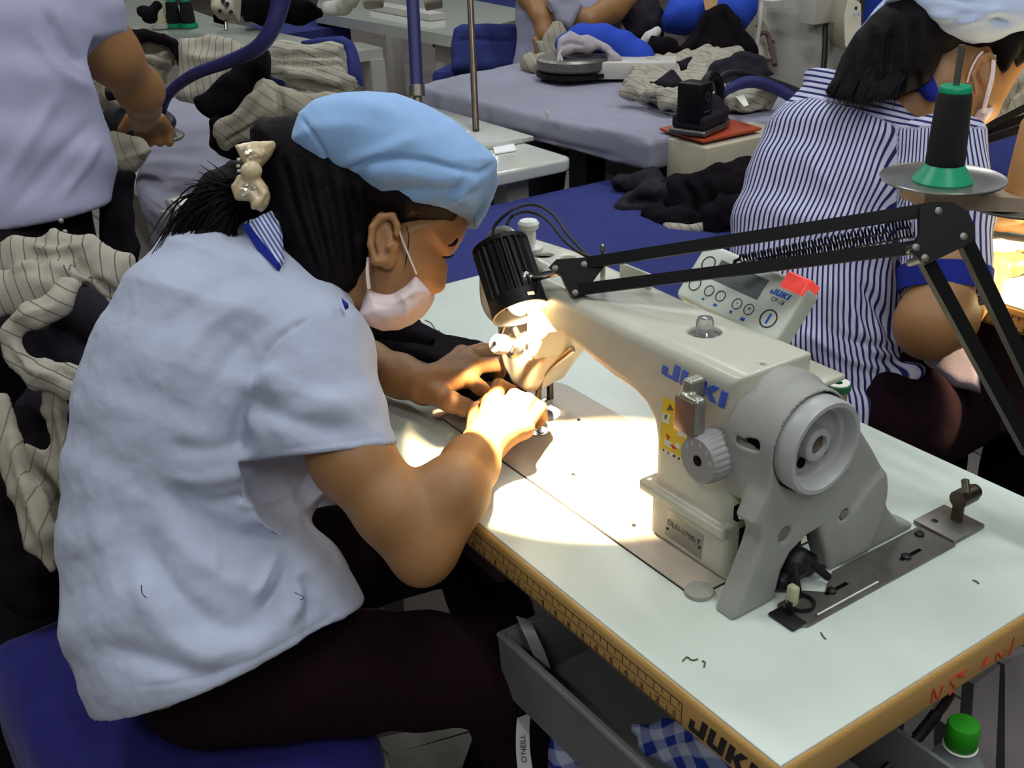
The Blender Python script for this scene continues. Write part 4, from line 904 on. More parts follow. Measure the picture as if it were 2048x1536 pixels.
# treadle plates on the floor, bottle, cable
for i,pl in enumerate(([(748,1484),(800,1472),(955,1447),(942,1466),(780,1515)],[(775,1516),(950,1468),(925,1540),(790,1560)])):
    P=np.array([onz(x,y,.13) for x,y in pl]); obj('treadle_pad',loft([P,P+Z_*.006]),mat('worn_grey_pad',(128,122,112),.7,var=.1),table)
obj('dark_underside',boxmm((-.15,-.075,T-.085),(.235,.05,T-.04),.006),mat('dark_maroon_underside',(40,16,20),.7),table)  # dark box put in for the shadow under the table's front edge
bt=thing('bottle','clear plastic bottle with a bright green cap below the right end of the white table','bottle',at(1926,1600,.98))
cb=at(1926,1462,1.0); M_gcap=mat('bright_green_cap',(40,150,24),.45,var=.05)
obj('cap',lathe([(.014,-.016),(.0148,-.014),(.0148,.006),(.0135,.009),(.004,.0095)],cb,Z_,36),M_gcap,bt,label='green screw cap'); obj('neck_ring',lathe([(.0150,-.0185),(.0158,-.017),(.0150,-.0162)],cb,Z_,28),M_white,bt)
obj('bottle_body',lathe([(.0125,-.016),(.013,-.024),(.022,-.034),(.031,-.052),(.033,-.075),(.033,-.19),(.030,-.198),(.006,-.198)],cb,Z_,36),M_plas,bt)
bs=cb-Z_*.1985
gm=thing('grey_housing','grey metal housing and legs under the right end of the white table','housing',(.66,.30,0))
for q in ([(1810,1420),(1865,1390),(1870,1560),(1800,1560)],[(1948,1370),(2000,1330),(1990,1560),(1935,1560)],[(2010,1330),(2060,1300),(2060,1560),(2010,1560)]):
    A=np.array([at(x,y,1.16) for x,y in q]); obj('panel',loft([A,A+FV*.03]),mat('dusty_grey_panel',(134,126,126),.6,var=.14,vscale=14),gm)
obj('shelf',boxmm((.42,.05,bs[2]-.012),(.95,.36,bs[2]),.002),M_dark,gm)
ck=thing('cable','black power cable running down below the right edge of the white table','cable',at(1760,1560,1.02))
obj('flex',tube(spline([at(1900,1390,1.07),at(1880,1420,1.05),at(1830,1480,1.03),at(1770,1540,1.02),at(1740,1580,1.02)],5),.0048,8),M_cable,ck); obj('plug_boot',tube(spline([at(1872,1428,1.046),at(1855,1450,1.04),at(1835,1474,1.033)],3),.0062,8),M_cable,ck)
# ------------------------------------------------------------------ the black garment being sewn
s=S(); 
zpil(s,[(735,668),(760,650),(800,640),(835,636),(850,655),(900,680),(960,690),(1000,705),(1030,735),(1056,790),(1040,815),(1000,832),(950,815),(915,790),(905,755),(890,735),(830,712),(770,690),(730,690)],T+.012,.010,.008)
pch(s,[(725,672,1.47,16),(800,662,1.46,20),(860,680,1.43,12)])
garment('garment',s,M_blackc,'black cloth being sewn, under the hands and the needle of the large machine','garment',h=.003,amp=.0025,sc=40,seed=3)
s=S(); zpil(s,[(770,700),(835,698),(880,725),(845,745),(790,735)],T+.004,.003,.003)
garment('cloth_facing',s,M_pin2,'small beige strip of cloth beside the black cloth under the sewing hands','cloth',h=.0025,amp=.001,sc=40)
sc_=thing('thread_scrap','bits of loose thread lying on the right half of the white table','thread scrap',onz(1390,1320,T)); 
for l in ([(1365,1322),(1374,1314),(1384,1320),(1396,1318)],[(1404,1322),(1410,1324),(1408,1334)],[(1945,1160),(1952,1162),(1958,1167)],[(1642,1265),(1646,1272),(1652,1278)],[(850,640),(862,646),(872,660),(880,662)]):
    obj('scrap',tube(spline([onz(x,y,T+.001) for x,y in l],4),.0007,5),mat('olive_thread',(92,88,60),.9),sc_)
# ------------------------------------------------------------------ blue bench on the far side of the table, dark trousers on it
bb=thing('work_bench','bench under a royal blue cloth, running behind the white sewing table','bench',(-.66,.6,0))
q=S().box((-.67,.84,.60),(.255,.58,.10),None,.025,.01); q.box((-.30,.72,.60),(.14,.14,.095),None,.025,.04)
obj('blue_cover',q.mesh(.008,folds([([(1000,430),(1200,400),(1400,360)],.002,12)],.003,8,3)),M_bench,bb,angle=None)
for x,y in ((-.88,.30),(-.48,.30),(-.88,1.32),(-.48,1.32)): obj('leg',boxmm((x-.02,y-.02,0),(x+.02,y+.02,.5)),M_leg,bb)
s=S(); pch(s,[(1250,420,2.36,26),(1300,400,2.36,36),(1345,420,2.33,40)]); pch(s,[(1240,365,2.46,18),(1300,372,2.42,28),(1340,380,2.38,30)])
garment('dark_trousers',s,M_char,'folded dark grey trousers at the left of the pile on the blue bench','trousers',None,.006,.010,24,5,lines=[([(1240,395),(1290,400),(1340,400)],-.02,8),([(1300,430),(1330,380),(1350,350)],.012,8)])
s=S(); pch(s,[(1350,390,2.33,38),(1400,400,2.30,52),(1450,380,2.28,52),(1485,350,2.3,40)]); pch(s,[(1345,440,2.26,26),(1420,445,2.22,36),(1480,430,2.2,36)]); pch(s,[(1300,430,2.30,24),(1340,455,2.25,20)])
garment('dark_trousers',s,M_blackc,'crumpled black trousers at the right of the pile, touching the striped shirt','trousers',None,.006,.012,20,9,lines=[([(1360,360),(1390,400),(1395,450)],-.02,8),([(1420,350),(1440,400),(1430,450)],.015,9)])
s=S(); pch(s,[(1335,450,2.235,9),(1350,462,2.225,13),(1395,458,2.2,8),(1410,448,2.2,5)])
garment('cloth_scrap',s,M_pin,'pale scrap of lining lying at the foot of the black trousers','cloth',None,.004,.004,30,2)
# ------------------------------------------------------------------ white table left of the bench, with its pole
wt=thing('white_side_table','white table with rounded corner and pole, between blue bench and grey ironing table','table',(-1.4,.75,0))
o_=np.array([-1.33,.64,.745]); P2=[(-.93-(-1.33)-.03*(1-math.sin(rad(a))),.92-.64-.03*(1-math.cos(rad(a)))) for a in range(90,-1,-15)]
obj('tabletop',S().poly([(-.55,-.6),(.40,-.6)]+P2+[(-.55,.28)],o_,X_,Y_,.016,.006).mesh(.006),M_gloss,wt,angle=None)
obj('top_leaf',boxmm((-1.85,.30,.762),(-1.12,.94,.774),.002),M_gloss,wt)
obj('pole',cyl(onz(952,262,.775),at(938,-60,2.86),.0085,n=14),M_pole,wt)
for x,y in ((-1.02,.80),(-1.8,.80),(-1.02,.15),(-1.8,.15)): obj('leg',boxmm((x-.03,y-.03,0),(x+.03,y+.03,.73)),M_whitep,wt)
obj('side_bin',box((-1.22,.72,.44),(.18,.22,.34),None,.004),M_dark,wt); obj('red_piping',boxmm((-1.315,.606,.30),(-1.305,.612,.60)),M_red,wt)
obj('trim_1',boxmm((-5.2,2.3,.0),(-1.2,2.38,.004)),mat('yellow_floor_line',(196,170,60),.6),None,kind='structure')
# ------------------------------------------------------------------ ironing table with grey cloth
it=thing('ironing_table','large ironing table under grey lavender cloth, holding the blue sleeve press','ironing table',(-1.2,1.3,0))
q=S().poly([(-1.66,.93),(-.745,.985),(-.745,1.31),(-.66,1.33),(-.66,1.62),(-1.78,1.62),(-1.80,1.36),(-1.72,1.0)],(0,0,.785),X_,Y_,.035,.014,.01)
obj('cloth_cover',q.mesh(.007,folds([([(1010,260),(1120,290),(1250,318)],-.006,6),([(1180,255),(1240,268),(1310,280)],.006,5),([(900,160),(960,150),(1030,135)],.005,5)],.0035,14,4)),M_gcov,it,angle=None)
obj('cloth_spot',lathe([(.010,0),(.009,.002),(.003,.003)],onY(1096,228,.942)-Y_*.003,-Y_,16),M_whitep,it)
for q_ in ((-1.05,1.05),(-1.60,1.08),(-1.60,1.52),(-.80,1.52)): obj('leg',boxmm((q_[0]-.035,q_[1]-.03,0),(q_[0]+.035,q_[1]+.03,.75)),M_dark,it)
obj('steam_cabinet',boxmm((-1.30,1.18,.06),(-.70,1.60,.64),.006),M_creamp,it); obj('cabinet_door',boxmm((-1.16,1.172,.12),(-.95,1.18,.58),.002),M_whitep,it); obj('cabinet_label',boxmm((-.86,1.174,.52),(-.78,1.18,.56)),M_paperw,it)
obj('iron_shelf',boxmm((-.75,1.04,.66),(-.625,1.30,.818),.004),M_creamp,it)
obj('side_bracket',loft([np.array([onz(x,y,z) for x,y,z in ((1300,300,.75),(1330,262,.79),(1520,262,.79),(1470,330,.66),(1370,320,.70))]),np.array([onz(x,y,z)-Z_*.03-Y_*-.05 for x,y,z in ((1300,300,.75),(1330,262,.79),(1520,262,.79),(1470,330,.66),(1370,320,.70))])]),M_creamp,it)
# iron on its tray
tr=[onz(*q_,.828) for q_ in ((1318,258),(1405,284),(1524,258),(1440,234))]
q=S().poly([((p-tr[0])[0],(p-tr[0])[1]) for p in tr],tr[0],X_,Y_,.004,.0035); 
obj('iron_rest',q.mesh(.003),M_tray,None,'orange red iron rest under the black iron on the grey ironing table','iron rest',angle=None)
ir=thing('iron','black steam iron standing on the orange red rest','iron',onz(1415,258,.83))
ib=onz(1412,256,.835); ax=nrm(onz(1455,232,.835)-onz(1375,262,.835)); ay=np.cross(Z_,ax)
sole=[(-.085,.045),(-.085,-.045),(.02,-.042),(.07,-.022),(.095,0),(.07,.022),(.02,.042)]
obj('soleplate',S().poly(sole,ib+Z_*.006,ax,ay,.006,.003).mesh(.003),M_dull,ir,angle=None)
obj('iron_body',S().poly([(u*.92,v*.92) for u,v in sole],ib+Z_*.026,ax,ay,.015,.008).cone(ib+Z_*.04+ax*.01,ib+Z_*.05+ax*.015,.034,.020,.01).mesh(.003),M_char,ir,angle=None)
obj('iron_tank',box(ib+Z_*.066-ax*.055,(.050,.062,.088),np.array([ax,ay,Z_]),.006),M_black,ir); hb=ib-ax*.081+Z_*.07
obj('iron_mark',merge(ring_poly(ib-ax*.055-ay*.0312+Z_*.082,ax,Z_,.009,.007,.0006),box(ib-ax*.055-ay*.0315+Z_*.050,(.024,.001,.0025),np.array([ax,ay,Z_])),box(ib-ax*.055-ay*.0315+Z_*.034,(.028,.001,.0025),np.array([ax,ay,Z_]))),M_dull,ir)
obj('handle',tube(spline([ib+Z_*.06-ax*.03,ib+Z_*.10-ax*.012,ib+Z_*.112+ax*.02,ib+Z_*.085+ax*.05,ib+Z_*.045+ax*.055],6),.011,12),M_black,ir)
obj('hose',tube(spline([at(1398,205,2.47),at(1425,175,2.47),at(1450,150,2.50),at(1490,148,2.55),at(1560,168,2.6),at(1640,200,2.62)],6),.008,8),M_cable,ir)
obj('steam_hose',tube(spline([at(1425,235,2.46),at(1432,205,2.48),at(1462,175,2.52),at(1510,164,2.55),at(1570,186,2.58),at(1640,230,2.6)],6),[.011]*12+[.014]*19,10),M_hose,ir,label='blue steam hose')
# sleeve press
pb_=onz(1100,163,.825); pb2=onz(1292,163,.825); prs=thing('sleeve_press','white based press with curved blue pad on the far side of the grey ironing table','press',(pb_+pb2)/2)
e=nrm(pb2-pb_); n2=np.cross(Z_,e); Lw=np.linalg.norm(pb2-pb_)+.08
obj('base',box(pb_+e*Lw/2+n2*.055+Z_*.028,(Lw,.11,.046),np.array([e,n2,Z_]),.004),M_whitep,prs)
D_=float((pb_-CAM)@FV)+.06
s=S(); s.chain([(at(x,y,D_),r*D_/FPX) for x,y,r in ((1130,88,20),(1165,76,25),(1205,76,25),(1245,92,26),(1275,110,26),(1286,118,24))],.02)
obj('blue_pad',s.mesh(.005,folds([],.002,20,3)),M_bpad,prs,angle=None,label='curved blue pad')
s=S(); pil(s,[(1113,122),(1116,80),(1140,63),(1158,72),(1175,70),(1215,90),(1240,112),(1250,128),(1232,128),(1215,125),(1212,105),(1195,98),(1182,105),(1150,104),(1130,112)],D_-.075,.02,.015)
obj('pad_cloth',s.mesh(.004,folds([([(1120,95),(1140,86),(1170,92)],-.008,4),([(1160,72),(1160,90)],-.006,3),([(1200,90),(1230,115)],.006,4)],.003,30,2)),mat('pinkish_grey_cover',(176,166,170),.9,bump=.2,spec=.1),prs,angle=None)
obj('lower_plate',merge(lathe([(.10,0),(.105,.008),(.105,.028),(.098,.034)],at(1148,128,D_-.03)-Z_*.012,Z_,28)),M_dull,prs); obj('plate_band',lathe([(.107,.0),(.107,.012)],at(1148,134,D_-.03)-Z_*.02,Z_,28),M_black,prs)
obj('cord',tube(spline([at(1122,100,D_-.1),at(1118,112,D_-.1),at(1117,128,D_-.1),at(1125,145,D_-.1)],5),.004,6),M_tape,prs); obj('cord',tube(spline([at(1118,108,D_-.1),at(1124,122,D_-.1),at(1127,148,D_-.1)],5),.004,6),M_tape,prs)
# pinstripe trousers lying on the ironing table
s=S(); zpil(s,[(1255,175),(1262,145),(1300,125),(1400,112),(1470,100),(1490,130),(1440,165),(1470,185),(1560,200),(1480,212),(1400,205),(1310,200)],.845,.022,.014)
pch(s,[(1260,182,2.70,14),(1330,200,2.62,14),(1400,212,2.55,12)])
garment('pinstripe_trousers',s,M_pin,'beige pinstripe trousers spread on the grey ironing table behind the black iron','trousers',None,.005,.017,26,4,[([(1270,150),(1340,160),(1420,150)],-.02,7),([(1300,190),(1360,185),(1440,180)],.018,6),([(1330,120),(1350,150),(1340,190)],-.02,6),([(1400,115),(1430,140),(1440,160)],.018,6)],(.4,1))
s=S(); pil(s,[(1295,165),(1345,138),(1370,170),(1330,178)],2.66,.012,.01); pil(s,[(1385,205),(1400,160),(1430,120),(1480,105),(1530,112),(1545,150),(1490,165),(1440,190)],2.72,.02,.015); pil(s,[(1345,120),(1385,112),(1378,140),(1360,145)],2.72,.012,.01)
garment('dark_trousers',s,M_char,'dark grey trousers bunched behind the black iron on the ironing table','trousers',None,.006,.01,24,6)
s=S(); zpil(s,[(1090,140),(1060,135),(1045,128),(1080,118),(1105,112),(1110,140)],.835,.02,.015)
garment('cloth_scrap',s,M_pin2,'beige cloth end hanging beside the left end of the white press base','cloth',None,.006,.012,24,3)
obj('paper_tag',loft([np.array([onz(x,y,.875) for x,y in ((1465,186),(1485,184),(1498,210),(1488,213))]),np.array([onz(x,y,.876) for x,y in ((1465,186),(1485,184),(1498,210),(1488,213))])]),M_paperw,None,'white paper tag lying behind the black iron','tag')
# ------------------------------------------------------------------ grey ironing board at the left with its iron
ibd=thing('ironing_board','narrow ironing board with grey lavender cover, in front of the standing worker at the left','ironing board',(-1.4,.2,0))
q=S().poly([(p[0],p[1]) for p in [onz(x,y,.80) for x,y in ((283,400),(272,360),(290,290),(312,235),(330,205),(460,190),(500,215),(480,290),(455,390),(420,425),(360,442),(315,430))]],(0,0,.785),X_,Y_,.028,.018,.01)
q.poly([(p[0],p[1]) for p in [onz(x,y,.80) for x,y in ((287,392),(276,350),(312,240),(470,210),(450,390),(415,420),(360,436),(318,424))]],(0,0,.73),X_,Y_,.05,.018,.02)
obj('board_cover',q.mesh(.006,folds([([(290,400),(340,425),(400,415)],-.005,8)],.003,14,2)),M_gcov,ibd,angle=None)
for x,y in ((-1.1,.05),(-1.8,.35)): obj('leg',cyl((x,y,0),(x,y,.72),.025),M_leg,ibd)
wb=thing('white_box','small glossy white box at the near end of the narrow ironing board','box',onz(385,420,.80))
P=[onz(x,y,.835) for x,y in ((330,407),(408,388),(440,425),(356,438))]; obj('lid',S().poly([((p-P[0])[0],(p-P[0])[1]) for p in P],P[0],X_,Y_,.010,.006).mesh(.003),M_gloss,wb,angle=None)
c_=np.mean(P,0); obj('box_base',box(c_-Z_*.02,(.10,.07,.03),rotz(.4),.003),M_whitep,wb)
li=thing('iron','dark steam iron with a blue hose, held on the narrow ironing board','iron',at(290,270,2.25)); ib=at(278,262,2.22)
obj('soleplate',S().ell(ib-Z_*.005,(.115,.06,.012),(nrm(RV-FV*.6),nrm(FV+RV*.6),Z_)).mesh(.004),M_dull,li,angle=None); obj('iron_body',S().ell(ib+Z_*.02,(.10,.05,.03),(nrm(RV-FV*.6),nrm(FV+RV*.6),Z_)).cone(ib+Z_*.03,ib+Z_*.07+RV*.02,.025,.018,.02).mesh(.004),M_dark,li,angle=None)
obj('iron_handle',cyl(ib+Z_*.075-RV*.05,ib+Z_*.085+RV*.05,.014),M_black,li)
obj('hose',tube(spline([at(322,225,2.18),at(340,185,2.15),at(390,148,2.1),at(460,122,2.05),at(515,95,2.0),at(545,55,1.98),at(560,10,1.97),at(575,-60,1.95)],6),[.009+.009*i/42 for i in range(43)],10),M_hose,li,label='thick blue hose'); obj('hose_riser',cyl(at(575,-60,1.95),at(575,-60,1.95)+np.array([-.1,.05,1.7]),.018),M_hose,li)
# ------------------------------------------------------------------ hanging blue hose
hh=thing('air_hose','straight blue air hose hanging above the heap of pinstripe cloth','hose',at(832,196,2.9))
obj('hose',cyl(at(834,175,2.9),at(834,175,2.9)+(at(822,-70,2.9)-at(834,175,2.9))*6.2,.017),M_hose,hh); obj('coupling',merge(cyl(at(835,195,2.9),at(834,172,2.9),.021),cyl(at(835,205,2.9),at(835,194,2.9),.012)),M_dull,hh)
M_refl=mat('reflection_white',(255,255,255),.35,var=0)  # thin white slabs painted in for ceiling tube reflections
for pts,z,lb_ in (([(984,290),(1026,286),(1033,302),(990,309)],T+.0025,'painted tube reflection on the white table under the pole, beside the light blue cap'),([(342,402),(396,396),(404,408),(364,415)],.8465,'painted tube reflection on the small white box behind the ponytail')):
    P=np.array([onz(x,y,z) for x,y in pts]); obj('painted_reflection',loft([P,P+Z_*.003]),M_refl,None,lb_,'painted reflection')
# ================================================================== heap of pinstripe and dark garments behind the machinist
def band(s,l,k=.012,flat=.5):
    """flat strip of cloth along (x, y, d, half-width px)"""
    for (x,y,d,r),(x2,y2,d2,r2) in zip(l[:-1],l[1:]):
        A,B=at(x,y,d),at(x2,y2,d2); t=nrm(B-A); u=nrm(np.cross(t,FV)); s.ecc((A,r*d/FPX,r*d/FPX*flat,u),(B,r2*d2/FPX,r2*d2/FPX*flat,u),k)
    return s
s=S(); pch(s,[(40,640,1.52,70),(150,660,1.50,80),(230,700,1.48,70),(200,800,1.50,90),(120,850,1.52,90),(180,950,1.50,80)],.03)
garment('dark_trousers',s,M_char,'charcoal trousers looped inside the large pinstripe heap behind the seated woman','trousers',None,.008,.014,14,7,[([(80,640),(150,680),(210,720)],-.02,16),([(120,760),(190,800),(220,860)],.015,16)])
s=S(); pch(s,[(60,960,1.46,70),(160,980,1.46,70),(110,1090,1.44,60),(30,880,1.46,60),(20,1080,1.44,70),(60,1180,1.42,60)],.03)
garment('black_trousers',s,M_blackc,'black trousers at the foot of the large heap behind the blue stool','trousers',None,.008,.014,14,8)
g_='pinstripe trousers heaped behind the stool'
s=band(S(),[(-30,545,1.40,45),(40,520,1.40,40),(110,505,1.40,38),(170,510,1.40,36),(230,550,1.40,42),(265,590,1.40,40)],.02,.45); band(s,[(-20,590,1.36,50),(50,580,1.36,44),(110,580,1.36,40),(140,545,1.38,30)],.02,.4)
garment('pinstripe_trousers',s,M_pin,'beige pinstripe trousers forming the top loop of the large heap','trousers',None,.005,.006,18,11,[([(20,540),(90,530),(150,560)],.010,7),([(150,520),(190,560),(240,600)],-.014,8),([(140,560),(175,580),(180,620)],-.012,10),([(60,490),(110,500),(170,490)],.008,6)],(1,.2))
s=band(S(),[(140,560,1.34,22),(120,605,1.33,26),(60,630,1.32,28),(18,660,1.32,24),(30,715,1.32,26),(80,745,1.31,30),(140,765,1.31,30),(190,775,1.31,30)],.012,.6)
garment('pinstripe_trousers',s,M_pin,'beige pinstripe trouser leg twisting across the middle of the large heap','trousers',None,.005,.006,22,12,[([(20,680),(60,735),(120,755)],.008,6),([(100,735),(140,752),(180,770)],-.009,6),([(20,640),(70,625),(120,610)],.006,5)],(.4,1))
s=band(S(),[(100,760,1.32,18),(112,820,1.33,26),(130,890,1.34,28),(150,960,1.34,40)],.012,.5); band(s,[(-10,800,1.30,28),(15,880,1.29,26),(45,980,1.28,34),(85,1080,1.27,34),(105,1140,1.26,12)],.012,.5); band(s,[(40,900,1.34,24),(90,960,1.35,50),(120,1040,1.35,50),(160,1100,1.35,40)],.02,.4)
garment('pinstripe_trousers',s,M_pin2,'grey beige pinstripe trousers hanging down the lower front of the large heap','trousers',None,.005,.006,18,13,[([(20,860),(50,980),(95,1100)],.010,10),([(60,930),(110,990),(140,1060)],-.012,9),([(110,800),(125,880),(140,960)],.009,8)],(1,-.2))
hb_=thing('garment_bin','dark bin under the large pinstripe heap behind the stool','bin',at(100,1180,1.50)*np.array([1,1,0])); q_=at(90,1160,1.52)
obj('bin_body',box((q_[0],q_[1],q_[2]/2-.02),(.34,.26,q_[2]-.04),rotz(.9),.02),M_blackc,hb_)
# heap right of the ironing board
s=S(); pil(s,[(425,275),(440,240),(480,225),(510,180),(530,152),(548,165),(580,185),(600,190),(650,180),(720,185),(730,215),(560,245),(520,262),(450,300)],2.02,.03,.02)
garment('pinstripe_trousers',s,M_pin2,'grey beige trousers thrown over the heap behind the clothed cap, left of the blue hose','trousers',None,.006,.012,20,14,[([(440,255),(490,225),(530,165)],.016,7),([(540,165),(560,200),(565,240)],-.016,7),([(450,290),(500,260),(530,240)],-.014,6)],(.6,1))
s=S(); pil(s,[(530,100),(560,90),(650,88),(690,96),(696,150),(720,165),(690,190),(640,180),(570,165),(530,140)],2.35,.05,.03)
garment('pinstripe_trousers',s,M_pin,'folded beige pinstripe trousers at the top of the heap under the blue chair','trousers',None,.006,.010,22,15,[([(540,112),(610,110),(690,112)],-.014,5),([(560,140),(620,150),(700,170)],.016,6),([(540,125),(600,128),(690,132)],-.012,4),([(560,158),(640,170),(700,185)],-.012,5)],(.2,1))
s=S(); pil(s,[(395,205),(420,190),(470,150),(500,110),(530,95),(540,150),(510,180),(480,220),(440,240),(420,300),(480,320),(600,300),(580,230),(470,250),(400,222)],2.16,.05,.03)
garment('black_trousers',s,M_blackc,'black trousers under the grey beige pair, left of the clothed cap','trousers',None,.007,.012,18,16)
s=S(); pil(s,[(190,120),(250,60),(300,68),(355,85),(360,110),(340,150),(320,200),(300,235),(200,215)],2.45,.04,.03)
garment('pinstripe_trousers',s,M_pin2,'crumpled grey beige trousers behind the bare arm of the standing worker','trousers',None,.007,.016,22,17,[([(250,90),(300,100),(350,90)],-.02,6),([(270,130),(310,120),(350,130)],.02,6),([(240,180),(290,150),(340,130)],-.02,7)],(.5,1))
s=S(); pil(s,[(245,60),(260,56),(330,66),(360,85),(355,130),(340,95),(290,85),(275,110),(250,100)],2.40,.02,.015)
garment('black_cloth',s,M_blackc,'black waistband lining on top of the crumpled trousers near the bare arm','cloth',None,.006,.010,24,18)
s=S(); pil(s,[(358,75),(420,70),(470,80),(500,105),(470,130),(460,175),(435,200),(380,208),(355,200),(362,130)],2.42,.035,.025)
garment('pinstripe_trousers',s,M_pin,'pale pinstripe cloth draped down the front of the far thread cone table','trousers',None,.006,.008,18,19,[([(370,110),(420,120),(470,105)],.008,8)],(1,.1))
s=S(); pil(s,[(203,362),(225,345),(268,345),(270,420),(276,520),(270,560),(215,560),(200,500)],1.72,.02,.015)
garment('dark_trouser_leg',s,M_blackc,'dark trouser leg hanging beside the hip of the standing worker','trousers',None,.006,.008,20,20)
s=S(); pil(s,[(200,275),(230,262),(292,285),(305,300),(300,320),(268,345),(225,345),(205,380)],1.80,.02,.015)
garment('pinstripe_cloth',s,M_pin2,'beige cloth hanging over the near side of the narrow ironing board','cloth',None,.005,.008,22,21,[([(215,330),(255,315),(300,300)],.008,6)])
# ================================================================== standing worker at the left
pl=thing('person','person in lavender white shirt standing at the left, seen from behind, ironing','person',(-.85,-.36,0))
bL=S(); D1=1.66
tc_=[at(-10,560,D1),at(0,420,D1),at(0,250,D1),at(0,60,D1),at(10,-120,D1)]
bL.chain([(tc_[0],.10),(tc_[1],.095),(tc_[2],.09),(tc_[3],.095),(tc_[4],.07)],.03)
hp=tc_[0]; bL.cone(tc_[4],tc_[4]+np.array([0,0,.16]),.06,.05,.03); hd=tc_[4]+np.array([-.02,.03,.27]); bL.ell(hd,(.075,.09,.115),None,.02); bL.ell(hd+np.array([-.03,.085,-.02]),(.012,.02,.02),None,.01); bL.ell(hd+np.array([.078,0,0]),(.008,.018,.03),None,.005)
for sx in (-.09,.09): bL.chain([(np.array([hp[0]+sx,hp[1],hp[2]-.05]),.085),(np.array([hp[0]+sx,hp[1]+.02,.46]),.058),(np.array([hp[0]+sx,hp[1],.10]),.04),(np.array([hp[0]+sx,hp[1]+.10,.04]),.035)],.02)
sh_=at(95,-60,1.66); bL.chain([(sh_,.045),(at(185,60,1.70),.043),(at(225,112,1.73),.040),(at(280,180,1.82),.034),(at(288,215,1.92),.028)],.03)
hnd=at(285,238,2.06); bL.chain([(at(288,215,1.92),.026),(hnd,.026)],.015)
for i in range(4): bL.chain([(hnd+RV*(i*.018-.02),.012),(hnd+RV*(i*.019-.02)+FV*.04-UV_*.012,.010),(hnd+RV*(i*.019-.02)+FV*.045-UV_*.035,.009)],.004)
bL.chain([(hnd-RV*.02,.014),(hnd-RV*.045+FV*.02-UV_*.015,.010)],.005)
shl2=at(-120,-60,1.75); bL.chain([(shl2,.045),(shl2+np.array([-.10,.02,-.24]),.045),(at(60,210,2.0),.03),(at(140,250,2.1),.026)],.03)
obj('body',bL.mesh(.006),M_skin,pl,angle=None)
sL=S(); sL.body([sec((-190,560),(196,520),D1,.8),sec((-190,440),(202,400),D1,.8),sec((-180,330),(212,300),D1,.8),sec((-170,200),(206,190),D1,.8),sec((-165,60),(192,90),D1,.8),sec((-150,-60),(170,-20),D1,.75),sec((-100,-150),(130,-140),D1,.6)],.04)
sL.ecc(sec((40,-60),(180,-120),1.66,.8),sec((130,70),(236,0),1.69,.8),.03); sL.ecc(sec((130,70),(236,0),1.69,.8),sec((165,155),(262,85),1.71,.8),.03)
hA,hB,hC=at(-150,478,D1),at(203,412,D1),at(60,452,1.55); n_=nrm(np.cross(hB-hA,hC-hA)); n_=n_ if n_[2]<0 else -n_; sL.plane(hA,n_,.004)
sL.add(lambda P:np.maximum(-((P-at(203,110,1.7))@nrm(RV*.62-UV_*.78)),np.sqrt(((P-at(238,162,1.71))**2).sum(-1))-.085),at(232,150,1.71),.2,.003,'s')
obj('shirt',sL.mesh(.005,folds([([(0,380),(60,280),(120,180)],.006,16),([(20,420),(110,320),(190,240)],-.005,14),([(90,20),(130,90),(170,130)],-.008,10),([(60,60),(120,140),(190,180)],.005,12),([(120,400),(170,330),(200,280)],.005,10)],.003,12,4)),M_lshirt,pl,angle=None)
tL=S(); 
for sx in (-.09,.09): tL.chain([(np.array([hp[0]+sx,hp[1],hp[2]-.02]),.115),(np.array([hp[0]+sx,hp[1]+.02,.46]),.075),(np.array([hp[0]+sx,hp[1],.08]),.06)],.03)
tL.cone(tc_[0],tc_[1]+np.array([0,0,-.03]),.13,.128,.02)
obj('trousers',tL.mesh(.006,folds([],.004,14,3)),M_blackc,pl,angle=None)
obj('belt',loft([circ(tc_[1]+np.array([0,0,z]),X_,Y_,r,r*.97,40) for z,r in ((-.075,.129),(-.075,.133),(-.035,.133),(-.035,.129))]),M_black,pl)
for q in ((122,442),(130,464)): obj('belt_stud',S().ell(at(*q,1.535),(.004,.004,.004)).mesh(.001),M_plate,pl,angle=None)
obj('hair',S().ell(hd+np.array([.0,-.02,.03]),(.085,.095,.105)).mesh(.006),M_hair,pl,angle=None); obj('cap',S().ell(hd+np.array([0,0,.09]),(.10,.11,.06)).mesh(.006),M_capb,pl,angle=None)
# ================================================================== worker facing us behind the grey ironing table
pm=thing('person','person in pale shirt behind the ironing table, folding cloth in both hands','person',(-2.05,1.75,0)); D3=3.62
bM=S(); c0=at(1135,150,D3); c1_=at(1138,-40,D3); c2_=at(1140,-190,D3)
bM.chain([(c0+Z_*-.12,.13),(c0,.12),(c1_,.12),(c2_,.11)],.03); bM.cone(c2_,c2_+Z_*.15,.06,.05,.03); hd=c2_+np.array([.05,-.05,.26]); bM.ell(hd,(.075,.09,.115),None,.02); bM.ell(hd+np.array([.05,-.075,-.02]),(.014,.02,.02),None,.01)
for u in (-1,1): bM.ell(hd+np.array([u*.06,u*.05,0]),(.012,.012,.03),None,.005)
ex=nrm(RV*np.array([1,1,0]))
for sx in (-.09,.09): bM.chain([(c0-Z_*.12+ex*sx,.09),(np.array([*(c0+ex*sx)[:2],.46]),.06),(np.array([*(c0+ex*sx)[:2],.08]),.045),(np.array([*(c0+ex*sx-FV*.1)[:2],.04]),.04)],.02)
